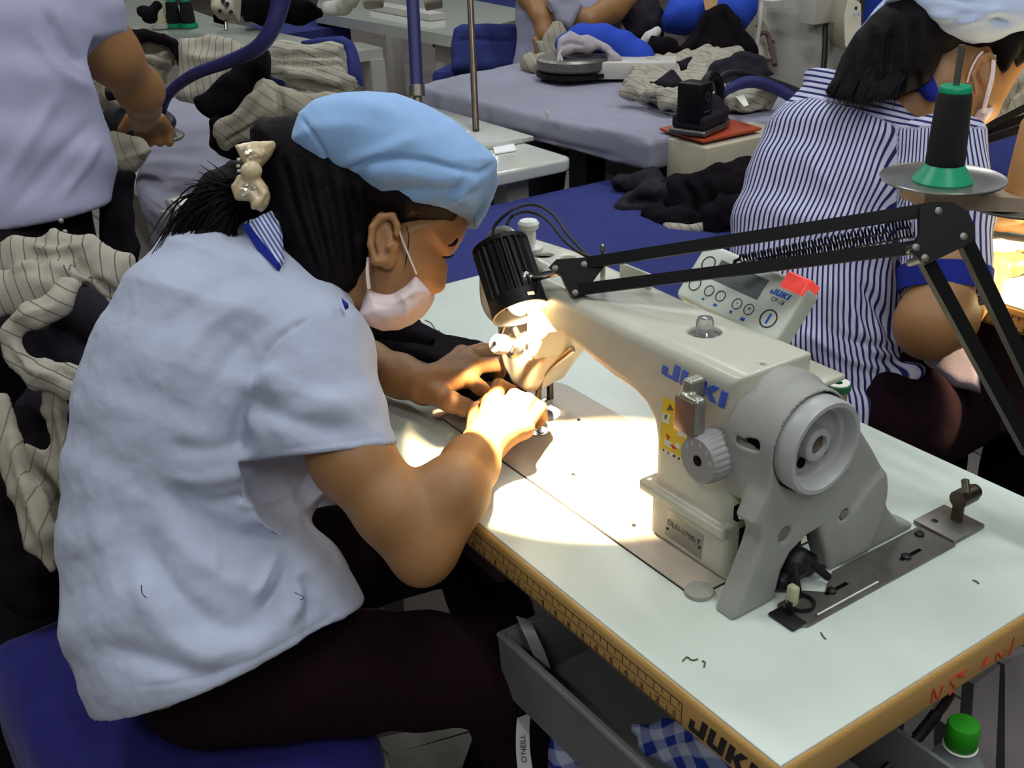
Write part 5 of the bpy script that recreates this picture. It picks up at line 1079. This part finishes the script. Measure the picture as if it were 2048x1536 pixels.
def hand2(s,w_,f_,u_,r=.010):
    k=np.cross(f_,u_); s.cone(w_,w_+f_*.055,.027,.030,.015)
    for i in range(4):
        a=w_+f_*.07+u_*(i-1.5)*.021; s.chain([(a,r*1.1),(a+f_*.035+k*.008,r),(a+f_*.045+k*.032,r*.9)],.004)
    s.chain([(w_+f_*.02-u_*.03,.015),(w_+f_*.055-u_*.050+k*.012,.011),(w_+f_*.08-u_*.045+k*.025,.010)],.006)
bM.chain([(at(1030,-170,D3),.055),(at(1020,-60,3.52),.045),(at(1062,-10,3.42),.042),(at(1082,32,3.36),.030)],.02); hand2(bM,at(1082,32,3.36),nrm(-UV_*.9+RV*.2),-nrm(RV*.9+UV_*.2),.011)
bM.chain([(at(1260,-170,D3),.055),(at(1285,-40,3.52),.048),(at(1225,15,3.42),.044),(at(1180,40,3.36),.031)],.02); hand2(bM,at(1180,40,3.36),nrm(-RV*.9+UV_*.35),nrm(UV_+RV*.3),.011)
obj('body',bM.mesh(.006),M_skin,pm,angle=None)
sM=S(); sM.body([sec((1020,230),(1240,230),D3,.8),sec((1030,140),(1240,140),D3,.8),sec((1036,40),(1238,40),D3,.8),sec((1030,-80),(1250,-80),D3,.75),sec((1060,-210),(1225,-210),D3,.5)],.04)
sM.cone(at(1040,-180,D3),at(1022,-70,3.53),.07,.062,.03); sM.cone(at(1250,-180,D3),at(1283,-60,3.53),.07,.065,.03); sM.plane(at(1110,148,D3-.15),(0,0,-1),.004)
obj('shirt',sM.mesh(.007,folds([([(1060,20),(1080,80),(1050,130)],.012,6),([(1100,60),(1110,100),(1090,140)],-.012,6)],.006,12,6)),M_lshirt,pm,angle=None)
tM=S()
for sx in (-.09,.09): tM.chain([(c0-Z_*.03+ex*sx,.115),(np.array([*(c0+ex*sx)[:2],.46]),.08),(np.array([*(c0+ex*sx)[:2],.08]),.065)],.03)
obj('trousers',tM.mesh(.008,folds([],.005,12,3)),M_char,pm,angle=None); obj('hair',S().ell(hd+np.array([-.03,.04,.03]),(.085,.095,.10)).mesh(.007),M_hair,pm,angle=None)
s=S(); pil(s,[(1090,0),(1140,-10),(1165,10),(1150,40),(1140,60),(1118,45)],3.33,.02,.015); garment('grey_cloth',s,M_gcov,'folded grey cloth held up between the two hands behind the ironing table','cloth',None,.007,.006,20,31)
s=S(); pil(s,[(1085,85),(1105,45),(1122,45),(1135,75),(1122,100),(1095,125),(1075,105),(1070,82)],3.30,.02,.015); garment('beige_cloth',s,M_pin2,'beige pinstripe cloth hanging from the left hand of the folding worker','cloth',None,.006,.008,20,32)
# ================================================================== second machinist, striped shirt, beyond the table
p2=thing('person','woman in navy striped shirt and white cap, seated sewing beyond the white table','person',(.05,.72,0))
M_str=stripe_mat('navy_white_striped_cotton',(34,38,92),(196,196,216),.0092,width=.42,soft=.10,bump=.2)
b2=S()
b2.chain([(at(1660,820,1.74),.085),(at(1640,600,1.74),.075),(at(1680,400,1.74),.08),(at(1730,265,1.74),.05)],.03); b2.cone(at(1770,245,1.72),at(1880,170,1.70),.045,.050,.03)
b2.ell(at(1905,80,1.72),(.078,.10,.075),(nrm(RV*.9-UV_*.4),nrm(UV_+RV*.4),FV),.02)
pil(b2,[(1850,120),(1900,70),(2000,60),(2048,90),(2044,130),(2020,170),(2000,205),(1985,240),(1950,262),(1905,245),(1860,215)],1.72,.06,.05,.015)
ec=at(1968,140,1.655); b2.ell(ec,(.013,.034,.009),(nrm(RV*.95+UV_*.3),nrm(UV_-RV*.3),FV),.004); b2.ell(at(1966,142,1.644),(.008,.024,.006),(nrm(RV*.95+UV_*.3),nrm(UV_-RV*.3),FV),.003,'s')
b2.chain([(at(x,y,1.645),r) for x,y,r in ((1952,185,.004),(1946,150,.0045),(1958,118,.005),(1980,108,.0045),(1990,122,.004))],.002)
sh2=at(1880,320,1.60); b2.chain([(sh2,.036),(at(1888,530,1.575),.037),(at(1882,600,1.57),.044),(at(1858,650,1.565),.046),(at(1890,640,1.60),.043),(at(1950,580,1.70),.034),(at(1985,540,1.76),.026)],.02)
hand2(b2,at(1985,540,1.76),nrm(RV*.8+FV*.5+UV_*.05),nrm(FV-RV*.3),.0095)
b2.chain([(np.array([-.2,.95,.98]),.05),(np.array([-.22,1.05,.82]),.04),(np.array([0,1.15,.80]),.03)],.02); hand2(b2,np.array([0,1.15,.80]),nrm((1,.3,0)),nrm((0,1,0)),.0095); b2.cone(at(1700,330,1.78),np.array([-.2,.95,.98]),.04,.04,.02); b2.cone(at(1760,310,1.7),sh2,.04,.034,.02)
hp2=np.array([.02,.74,.56])
for sx in (-.09,.10): b2.chain([(hp2+X_*sx,.08),(hp2+np.array([sx,.42,.0]),.058),(hp2+np.array([sx,.42,-.3]),.045),(hp2+np.array([sx,.38,-.47]),.035),(hp2+np.array([sx,.48,-.52]),.03)],.02)
b2.cone(hp2+X_*-.06,at(1660,830,1.74),.07,.08,.03)
obj('body',b2.mesh(.0045),M_skin,p2,angle=None)
s2=S(); D2=1.74
s2.body([sec((1480,960),(1830,930),D2,.75),sec((1474,840),(1828,800),D2,.75),sec((1462,700),(1812,680),D2,.72),sec((1455,590),(1806,590),D2,.7),sec((1462,480),(1840,470),D2,.7),sec((1500,398),(1880,375),D2,.7),sec((1535,302),(1900,288),D2,.7),sec((1582,240),(1885,230),D2,.6),sec((1655,215),(1860,195),D2,.42)],.03)
s2.ecc(sec((1770,290),(1968,275),1.63,.85),sec((1800,440),(1984,430),1.60,.8),.03); s2.ecc(sec((1800,440),(1984,430),1.60,.8),sec((1806,660),(1974,650),1.575,.75),.02)
s2.cone(at(1800,760,1.66),at(1835,745,1.63),.03,.012,.02)
hA,hB,hC=at(1500,905,1.8),at(1852,748,1.62),at(1795,868,1.60); n_=nrm(np.cross(hB-hA,hC-hA)); n_=n_ if n_[2]<0 else -n_; s2.plane(hA,n_,.004)
s2.add(lambda P:np.maximum(-((P-at(1890,593,1.57))@nrm(at(1888,640,1.57)-at(1892,560,1.58))),np.sqrt(((P-at(1888,640,1.57))**2).sum(-1))-.085),at(1888,640,1.57),.2,.003,'s')
F2=[([(1790,350),(1800,450),(1795,560)],-.012,9),([(1720,560),(1770,640),(1790,690)],-.010,10),([(1690,600),(1740,690),(1790,720)],.008,10),([(1640,640),(1700,680),(1790,700)],-.007,9),([(1600,660),(1700,720),(1800,745)],.006,10),([(1560,690),(1680,760),(1800,800)],-.006,12),
    ([(1800,330),(1840,420),(1850,520)],.006,14),([(1830,380),(1815,470),(1822,540)],-.006,8),([(1520,420),(1620,440),(1740,420)],.004,20),([(1600,300),(1680,400),(1740,520)],.004,16)]
V,F=s2.mesh(.0035,folds(F2,.0022,18,4))
# stripes run along the back: measure across, wrapping round the body; the yoke's stripes run the other way
qx,qz=px(V); axx=np.interp(qx[:,1],[195,300,480,700,900],[1755,1715,1650,1640,1655]); ang=np.arctan2((qx[:,0]-axx)/FPX*D2,-( (V-CAM)@FV-D2)+.02)
stt=ang*.135+.012*np.sin(qx[:,1]/70)*.25
yoke=qx[:,1]< (195+ (qx[:,0]-1540)*.0+np.interp(qx[:,0],[1540,1620,1720,1800,1860],[20,0,25,60,100]))
slv=(qx[:,0]>1795)&(qx[:,1]>255)&(qx[:,1]<610)&(qz<1.66)
st2=np.where(yoke,V[:,2]*1.0+V[:,1]*.3,stt); st2=np.where(slv,np.arctan2((qx[:,0]-1885)/FPX*1.6,-(qz-1.6)+.02)*.085,st2)
obj('shirt',(V,F),M_str,p2,angle=None,attrs={'st':st2},label='navy and white striped shirt')
cf=S().ecc(sec((1801,566),(1975,557),1.577,.78),sec((1803,572),(1975,563),1.577,.78)); u1,u2=sec((1801,545),(1979,535),1.581,.80),sec((1803,588),(1976,584),1.575,.78)
def ering(q,sc): 
    c,a,b_,u=q; t=nrm(u2[0]-u1[0]); u=nrm(u-t*(u@t)); v=np.cross(t,u); an=np.linspace(0,2*math.pi,36,endpoint=False); return c+np.outer(np.cos(an)*a*sc,u)+np.outer(np.sin(an)*b_*sc,v)
obj('cuff_band',loft([ering(u1,1.0),ering(u1,1.05),ering(u2,1.05),ering(u2,1.0)],cap=False),M_navy,p2,label='navy cuff band')
s=S(); pil(s,[(1832,172),(1846,142),(1862,150),(1876,185),(1872,205),(1855,200)],1.655,.012,.008); obj('collar',s.mesh(.003),M_navy,p2,angle=None,label='navy collar')
hr2=S(); pil(hr2,[(1760,40),(1800,0),(1830,-30),(2048,-20),(2060,110),(2044,130),(2030,112),(2010,148),(1994,120),(1980,92),(1955,98),(1920,92),(1880,112),(1862,150),(1850,170),(1800,170)],1.715,.092,.03,near=.06)
pil(hr2,[(1655,180),(1672,150),(1690,105),(1710,70),(1745,30),(1790,5),(1850,15),(1868,60),(1862,130),(1840,175),(1800,190),(1740,206),(1700,196)],1.655,.045,.035,.02)
obj('hair',hr2.mesh(.004,folds([([(1700+i*22,60-i*3),(1690+i*24,120),(1680+i*26,190)],.006 if i%2 else -.006,6) for i in range(7)],.001,50,5)),M_hair,p2,angle=None)
st=[]
for i in range(80):
    u=rnd.random(); x0=1700+130*u+rnd.gauss(0,6); e=(1662+110*u+rnd.gauss(0,12),196+22*math.sin(u*3)+rnd.gauss(0,7)); st.append(tube(spline([at(x0,130+rnd.gauss(0,10),1.615),at((x0+e[0])/2-4,170,1.607),at(*e,1.60)],4),[.0018]*5+[.0014,.001,.0007,.0003],4))
o=obj('hair_strands',merge(*st),M_hair,p2); o['kind']='stuff'
c2p=S(); pil(c2p,[(1768,5),(1790,-20),(1850,-90),(1950,-110),(2060,-80),(2090,0),(2060,62),(2000,78),(1950,80),(1890,72),(1868,64),(1850,40),(1810,12)],1.705,.112,.040,near=.07)
obj('cap',c2p.mesh(.005,folds([([(1850,20),(1920,40),(2010,20)],.010,10),([(1880,50),(1950,30),(2040,50)],-.008,8),([(1800,0),(1880,-10),(1960,10)],-.008,9)],.003,22,6)),mat('pale_blue_white_cap_cloth',(184,196,222),.9,bump=.3,spec=.15),p2,angle=None,label='pale blue white cloth cap')
m2=S(); pil(m2,[(1938,245),(1942,226),(1966,222),(1976,214),(1968,240),(1950,262)],1.70,.05,.03); mk2=obj('face_mask',m2.mesh(.003),M_mask,p2,angle=None)
obj('mask_strap',tube(spline([at(1935,165,1.65),at(1942,140,1.642),at(1955,115,1.640),at(1966,104,1.642)],5),.0028,6,.0012),M_mask,mk2); obj('mask_strap',tube(spline([at(1988,110,1.645),at(1985,150,1.642),at(1974,195,1.645),at(1966,226,1.66)],5),.0032,6,.0012),M_mask,mk2)
t2=S()
for sx in (-.09,.10): t2.chain([(hp2+X_*sx,.10),(hp2+np.array([sx,.42,.0]),.075),(hp2+np.array([sx,.42,-.3]),.065),(hp2+np.array([sx,.38,-.47]),.055)],.03)
t2.cone(hp2+np.array([-.09,0,.03]),hp2+np.array([.10,0,.03]),.10,.10,.03)
obj('trousers',t2.mesh(.006,folds([],.003,15,3)),M_trous,p2,angle=None)
for sx in (-.09,.10): obj('shoe',S().ell(hp2+np.array([sx,.46,-.522]),(.045,.12,.04)).mesh(.007),M_black,p2,angle=None)
s2_=thing('stool','low dark stool under the woman in the striped shirt','stool',(.02,.72,0)); obj('seat',S().box((.02,.72,.42),(.2,.18,.035),None,.03).mesh(.008),M_bench,s2_,angle=None)
for x,y in ((-.13,.60),(.17,.60),(-.13,.84),(.17,.84)): obj('leg',boxmm((x-.015,y-.015,0),(x+.015,y+.015,.40)),M_leg,s2_)
# her table, lamp, cloth
ht=thing('sewing_table','white sewing table with wooden ruler edge, in front of the woman in striped shirt','table',(.7,1.2,0))
obj('tabletop',boxmm((-.14,.872,T-.004),(1.1,1.36,T)),M_table,ht); obj('wooden_edge',boxmm((-.144,.868,T-.04),(1.104,1.364,T-.0012),.006,3),M_wood,ht)
P=[boxmm((-.13,.8672,T-.0350),(.9,.8682,T-.0344)),boxmm((-.13,.8672,T-.0128),(.9,.8682,T-.0122))]; x=-.13
while x<.9: P.append(boxmm((x,.8672,T-.035),(x+.0008,.8682,T-.028))); P.append(boxmm((x,.8672,T-.019),(x+.0008,.8682,T-.0125))); x+=.0105
obj('ruler',merge(*P),M_ink,ht)
for x in (-.08,.95): obj('leg',merge(boxmm((x-.03,.95,0),(x+.03,1.28,.06)),boxmm((x-.03,1.0,.03),(x+.03,1.05,T-.04)),boxmm((x-.03,1.2,.03),(x+.03,1.25,T-.04))),M_leg,ht)
obj('dark_underside',boxmm((-.05,.90,T-.22),(.9,1.2,T-.04)),mat('dark_maroon_underside',(40,16,20),.7),ht)
s=S(); pil(s,[(1838,760),(1850,690),(1900,650),(1945,628),(1952,700),(1960,790),(1900,775),(1856,745)],1.66,.02,.015); garment('apron',s,mat('grey_lavender_apron',(120,112,124),.9,bump=.2,spec=.1),'grey lavender cloth hanging over the lap of the woman in striped shirt','cloth',None,.005,.004,16,41)
l2=thing('task_lamp','black jointed lamp at the right edge, lighting the table of the striped-shirt woman','lamp',(.9,1.30,T))
for a_,b__ in (((1905,290,2.0),(2090,195,1.9)),((1912,300,2.0),(2100,240,1.9)),((1960,268,1.98),(2090,222,1.9))): obj('lamp_arm',bar(at(*a_),at(*b__),.013,.012),M_black,l2)
lb=np.array([.36,1.06,1.06]); obj('lamp_arm',bar(at(2100,215,1.9),lb+np.array([.25,.1,.2]),.012,.012),M_black,l2); obj('lamp_arm',bar(lb+np.array([.25,.1,.2]),lb+np.array([.0,.0,.06]),.012,.012),M_black,l2)
obj('lamp_arm',bar(at(2100,215,1.9),np.array([.9,1.30,T]),.012,.012),M_black,l2)
obj('lamp_head',lathe([(.028,0),(.03,.03),(.03,.09),(.01,.10)],lb,Z_,32,cap=False),M_black,l2); obj('bulb',S().ell(lb+Z_*.025,(.014,.014,.018)).mesh(.003),M_bulb,l2,angle=None)
sp=bpy.data.lights.new('lamp_beam','SPOT'); sp.energy=70; sp.color=(1,.74,.42); sp.spot_size=rad(80); sp.spot_blend=.15; sp.shadow_soft_size=.012
so=bpy.data.objects.new('lamp_beam',sp); COL.objects.link(so); so.location=lb; so.rotation_euler=Vector((-.42,.06,-1)).to_track_quat('-Z','Y').to_euler()
# tan cone on the second tray
tc2=thing('thread_cone','tan thread cone cut off by the right edge, on the second steel tray','thread cone',c2-Z_*.005)
obj('cone_base',lathe([(.020,0),(.020,.008),(.017,.010)],c2-Z_*.0053,Z_,32),M_stand,tc2); obj('thread',lathe([(.018,.009),(.021,.012),(.016,.085),(.013,.09)],c2-Z_*.0053,Z_,32),mat('tan_thread',(196,140,84),.7,var=.06),tc2)
# ------------------------------------------------------------------ things behind her: cream machine, cloth, blue bench
s=S(); pil(s,[(1990,215),(2000,170),(2030,140),(2070,150),(2075,245),(2020,262),(1985,250)],2.35,.05,.03); garment('cream_cloth',s,M_pin2,'beige cloth heaped at the right edge beyond the masked face','cloth',None,.007,.012,16,42,[([(1995,225),(2020,190),(2048,170)],-.02,6)])
b3=thing('blue_bench','blue cloth covered bench at the right edge, beyond the striped sleeve','bench',(.3,2.0,0)); obj('cloth_top',S().box((.1,1.95,.68),(.65,.30,.05),None,.02).mesh(.01),M_bench,b3,angle=None)
for x in (-.45,.65): obj('leg',boxmm((x-.03,1.75,0),(x+.03,2.15,.64)),M_leg,b3)
# white pillar cabinet
pcn=thing('pillar','white pillar with a junction box and cables, behind the ironing table','pillar',at(1640,100,3.5)*np.array([1,1,0]))
k0=at(1640,150,3.5); obj('pillar_body',boxmm((k0[0]-.25,k0[1],0),(k0[0],k0[1]+.16,1.9),.004),M_whitep,pcn)
kb=at(1632,44,3.46); obj('junction_box',boxmm((kb[0]-.02,kb[1]-.06,kb[2]),(kb[0]+.045,kb[1]+.06,kb[2]+.25),.004),M_whitep,pcn)
obj('power_cable',tube(spline([at(1651,46,3.44),at(1650,100,3.44),at(1645,160,3.44),at(1642,240,3.44)],4),.009,8),M_cable,pcn); obj('blue_conduit',tube(spline([at(1670,46,3.42),at(1680,75,3.4),at(1700,105,3.36),at(1716,130,3.3)],5),.011,8),M_hose,pcn)
def cream(name,label,pts,d,depth,holes,extra=None):
    t=thing(name,label,'machine',np.append(at(*pts[-1],d)[:2],0)); A=np.array([at(x,y,d) for x,y in pts]); obj('casing',loft([A,A+FV*np.array([1,1,0])*depth]),M_creamp,t)
    for x,y,r in holes: obj('bolt_hole',cyl(at(x,y,d-.004),at(x,y,d+.004),r*d/FPX,n=12),M_dark,t)
    return t
m1=cream('cream_machine','cream metal machine side standing left of the white pillar',[(1508,-20),(1556,-20),(1550,70),(1546,118),(1515,116),(1508,60)],3.62,.2,((1551,16,2.5),(1531,64,2.2),(1514,52,2),(1544,84,4),(1540,98,3.5)))
obj('cable',tube(spline([at(1515,70,3.55),at(1532,66,3.55),at(1540,85,3.55),at(1550,130,3.5)],4),.008,8),mat('brown_cable',(92,66,60),.6),m1); obj('white_pipe',cyl(at(1527,-10,3.5),at(1510,115,3.5),.007),M_whitep,m1); obj('shelf_bracket',box(at(1528,5,3.52),(.12,.05,.02)),M_whitep,m1)
cream('cream_machine','cream sewing machine side with blue lettering right of the white pillar',[(1698,-10),(1722,8),(1722,70),(1716,95),(1702,110),(1690,90),(1688,30)],3.3,.25,((1712,16,3),(1710,84,3.6)))
obj('logo_small',text('JUKI',at(1706,33,3.28),nrm(RV+UV_*.1),UV_,.010),M_blue,bpy.data.objects['cream_machine.001'])
obj('blue_upright',boxmm(at(1742,60,3.6)-np.array([.02,.02,1.2]),at(1742,60,3.6)+np.array([.02,.02,.5])),M_bpad,None,'blue upright post behind the ponytail of the striped-shirt woman','post')
# dark trousers on a blue press buck
pk=thing('press_buck','blue padded press in front of the cream machine, draped with dark trousers','press',at(1420,300,3.35)*np.array([1,1,0]))
s=S(); pil(s,[(1322,40),(1335,5),(1380,0),(1470,-10),(1515,-20),(1512,30),(1490,60),(1430,70),(1360,65),(1330,58)],3.42,.08,.06); obj('blue_pad',s.mesh(.008),M_bpad,pk,angle=None); obj('stem',boxmm(at(1420,80,3.45)-np.array([.06,.06,.7]),at(1420,60,3.45)+np.array([.06,.06,0])),M_creamp,pk)
obj('wooden_arm',loft([np.array([at(x,y,3.25) for x,y in ((1404,-20),(1440,-20),(1432,20),(1410,20))]),np.array([at(x,y,3.31) for x,y in ((1404,-20),(1440,-20),(1432,20),(1410,20))])]),mat('tan_board',(176,134,86),.6),pk)
s=S(); pil(s,[(1345,112),(1370,85),(1405,35),(1420,14),(1448,14),(1470,40),(1500,85),(1512,112),(1490,122),(1400,120)],3.28,.05,.03); garment('dark_trousers',s,M_blackc,'black trousers draped in a peak over the far blue press pad','trousers',None,.007,.008,16,51,[([(1420,20),(1400,60),(1380,110)],.012,6),([(1445,20),(1465,60),(1490,110)],-.012,6)])
s=S(); pil(s,[(1240,20),(1275,5),(1310,-10),(1330,30),(1322,70),(1300,80),(1265,80),(1250,60)],3.5,.07,.05); garment('dark_trousers',s,M_char,'dark grey cloth heaped left of the far blue press pad','cloth',None,.008,.016,14,52)
s=S(); pil(s,[(1300,75),(1350,85),(1365,105),(1345,125),(1300,122),(1290,100)],3.2,.05,.03); garment('dark_trousers',s,M_blackc,'small black bundle between blue sleeve pad and black peak of trousers','cloth',None,.007,.010,18,53)
s=S(); pch(s,[(1314,62,3.2,8),(1300,74,3.2,11),(1288,82,3.2,8)]); garment('white_rag',s,M_whitep,'small white knotted rag at the end of the blue sleeve pad','cloth',None,.004,.004,30,54)
# ------------------------------------------------------------------ blue covered chair and the far tables
bc_=thing('chair','chair under a blue cloth cover between pole and folding worker','chair',onz(965,140,.48)*np.array([1,1,0]))
cD=3.72; A=[at(x,y,cD) for x,y in ((908,58),(918,52),(1036,50),(1042,140),(1035,146),(905,142),(902,100))]
s=S(); pil(s,[(908,62),(922,53),(1036,52),(1044,80),(1044,150),(905,146),(902,100)],cD,.05,.03); obj('back_cover',s.mesh(.007,folds([([(908,80),(970,78),(1036,84)],-.010,4)],.004,16,3)),M_bench,bc_,angle=None)
o_=at(975,150,cD); obj('seat',box(o_+np.array([-.12,.12,-.02]),(.36,.36,.06),rotz(rad(35)),.02),M_bench,bc_)
for dx,dy in ((-.2,0),(.1,-.05),(-.3,.25),(.0,.25)): obj('leg',cyl((o_[0]+dx*.8,o_[1]+dy*.8,0),(o_[0]+dx*.8,o_[1]+dy*.8,o_[2]),.014),M_plate,bc_)
def wtable(name,label,pts,th=.045,z=.76,legs=True):
    t=thing(name,label,'table',np.append(np.mean([onz(*p,z) for p in pts],0)[:2],0)); P=np.array([onz(*p,z) for p in pts]); obj('tabletop',loft([P-Z_*th,P-Z_*.003,P]),M_gloss,t); c=P.mean(0)
    if legs:
        for p in P[:4]:
            q_=p*.8+c*.2; obj('leg',boxmm((q_[0]-.03,q_[1]-.03,0),(q_[0]+.03,q_[1]+.03,z-th)),M_whitep,t)
    return t
f1_=wtable('white_table','long white sewing table at the top, left of the blue covered chair',[(630,25),(905,72),(1040,38),(1040,18),(790,-30),(640,-10)])
obj('motor_unit',merge(boxmm(onz(770,40,.5)+np.array([-.08,-.05,-.1]),onz(770,40,.5)+np.array([.05,.05,.16]),.01),boxmm(onz(790,110,.3)+np.array([-.04,-.04,-.3]),onz(790,110,.3)+np.array([.04,.04,.3]),.005)),M_whitep,f1_)
m3=thing('far_machine','pale sewing machine at the top edge on the long white table','sewing machine',onz(800,25,.76)); 
s=S(); pil(s,[(725,14),(735,-10),(745,-60),(880,-70),(885,10),(850,16),(842,-20),(770,-20),(765,10)],4.0,.05,.02); obj('machine_body',s.mesh(.008),M_creamp,m3,angle=None); obj('machine_bed',boxmm(onz(740,20,.762),onz(890,25,.79)),M_whitep,m3)
s=S(); pch(s,[(660,20,4.4,14),(685,12,4.4,16),(705,0,4.3,16)]); garment('white_cloth',s,mat('off_white_cloth',(190,188,176),.9,bump=.3),'off white cloth bunched at the left end of the long white table','cloth',None,.008,.012,16,55)
f2_=wtable('white_table','narrow white table top behind the pinstripe heap, left of the blue hose',[(600,120),(765,96),(720,84),(600,92)],.04,.74)
f3_=wtable('white_table','far white table at the top left holding two black thread cones',[(215,62),(470,118),(640,82),(455,45),(300,-10),(200,10)])
def cone_at(p,h,r,m,label,base=M_green,sc=1.):
    t=thing('thread_cone',label,'thread cone',p); obj('cone_base',lathe([(r*1.25,0),(r*1.2,h*.14),(r*.95,h*.15)],p,Z_,24),base,t); obj('thread',lathe([(r*.95,h*.15),(r,h*.2),(r*.8,h*.9),(r*.5,h*.93)],p,Z_,24),m,t); obj('cone_tip',lathe([(r*.62,h*.92),(r*.62,h),(r*.3,h)],p,Z_,20),base,t)
for i,(x,y,lb_) in enumerate(((350,54,'black thread cone with green ends, left of the two on the far table'),(378,54,'black thread cone with green ends, right of the two on the far table'))): cone_at(onz(x,y,.765),.115,.032,M_thr,lb_)
cone_at(onz(322,56,.765),.13,.030,mat('cream_thread',(206,200,170),.8),'cream thread cone beside the two black cones on the far table',M_whitep)
m4=thing('far_machine','cream sewing machine head at the top left behind the pinstripe cloth','sewing machine',onz(445,60,.765)); zz=3.6
s=S(); pil(s,[(430,-60),(480,-60),(474,38),(455,40),(428,28)],3.75,.06,.02); obj('machine_head',s.mesh(.007),M_creamp,m4,angle=None); obj('machine_arm',boxmm(at(436,-30,3.8)+np.array([-.9,-.04,.0]),at(436,-30,3.8)+np.array([0,.06,.12]),.01),M_creamp,m4)
for x,y in ((440,22),(462,24),(455,8),(446,2)): obj('bolt_hole',cyl(at(x,y,3.66),at(x,y,3.70),.007),M_dark,m4)
obj('needle_bar',cyl(at(452,40,3.75),at(452,60,3.75),.006),M_steel,m4); obj('white_plate',boxmm(onz(432,44,.768),onz(452,36,.80)),M_whitep,m4)  # small plate in plain off-white paint
s=S(); pch(s,[(285,20,4.0,12),(300,30,3.95,14),(312,10,3.95,10)]); garment('black_cloth',s,M_blackc,'small dark bundle beside the cream thread cone on the far table','cloth',None,.008,.008,20,56)
s=S(); pil(s,[(475,0),(600,-20),(640,20),(600,40),(520,42),(478,36)],4.6,.12,.08); garment('black_cloth',s,M_blackc,'large black cloth heap at the top behind the blue hose','cloth',None,.012,.02,10,57)
b4=thing('blue_bench','blue cloth covered bench at the top, behind the pinstripe heap','bench',onz(560,60,.7)*np.array([1,1,0])); P=np.array([onz(x,y,.70) for x,y in ((470,55),(690,28),(700,50),(560,70))]); obj('cloth_top',loft([P-Z_*.25,P]),M_bench,b4)
b5=thing('blue_bench','blue cloth covered bench at the top edge behind the far pale machine','bench',onz(960,5,.7)*np.array([1,1,0])); P=np.array([onz(x,y,.70) for x,y in ((860,0),(1045,18),(1045,-20),(880,-40))]); obj('cloth_top',loft([P-Z_*.25,P]),M_bench,b5)
bc2=thing('chair','chair back under a rounded blue cover behind the folded pinstripe trousers','chair',onz(690,160,.45)*np.array([1,1,0]))
s=S(); pil(s,[(600,90),(640,82),(690,78),(710,90),(722,130),(726,168),(700,170),(690,110),(660,98),(610,100)],2.55,.05,.03); obj('back_cover',s.mesh(.007),M_bench,bc2,angle=None); o_=at(690,180,2.6); obj('chair_frame',cyl((o_[0],o_[1],0),o_,.02),M_leg,bc2)
# ------------------------------------------------------------------ the room beyond the frame
M_wall=mat('pale_workroom_wall',(190,192,190),.8,var=.03,vscale=2)
for nm,a_,b__ in (('wall_far_left',(-16.1,-5,0),(-16,14,3.3)),('wall_far_right',(-16,14,0),(5,14.1,3.3)),('wall_near_right',(5,-5,0),(5.1,14,3.3)),('wall_near_left',(-16,-5.1,0),(5,-5,3.3))): obj(nm,boxmm(a_,b__),M_wall,kind='structure')
obj('ceiling',boxmm((-16,-5,3.3),(5,14,3.35)),M_wall,kind='structure')
M_tube=mat('lit_fluorescent_tube',(240,246,255),.4,var=0,emit=((236,244,255),9.))
for i,(lx,ly) in enumerate(LIGHTS):  # the camera-side pair is added only as fill light
    t=thing('ceiling_light','fluorescent ceiling light with two lit tubes, unseen above the workroom','ceiling light',(lx,ly,3.0),'ceiling lights')
    obj('lamp_housing',boxmm((lx-.62,ly-.09,3.0),(lx+.62,ly+.09,3.05),.004),M_whitep,t); obj('hanger',merge(cyl((lx-.4,ly,3.05),(lx-.4,ly,3.3),.006),cyl((lx+.4,ly,3.05),(lx+.4,ly,3.3),.006)),M_leg,t)
    for dy in (-.045,.045): obj('tube',cyl((lx-.59,ly+dy,2.985),(lx+.59,ly+dy,2.985),.014),M_tube,t)
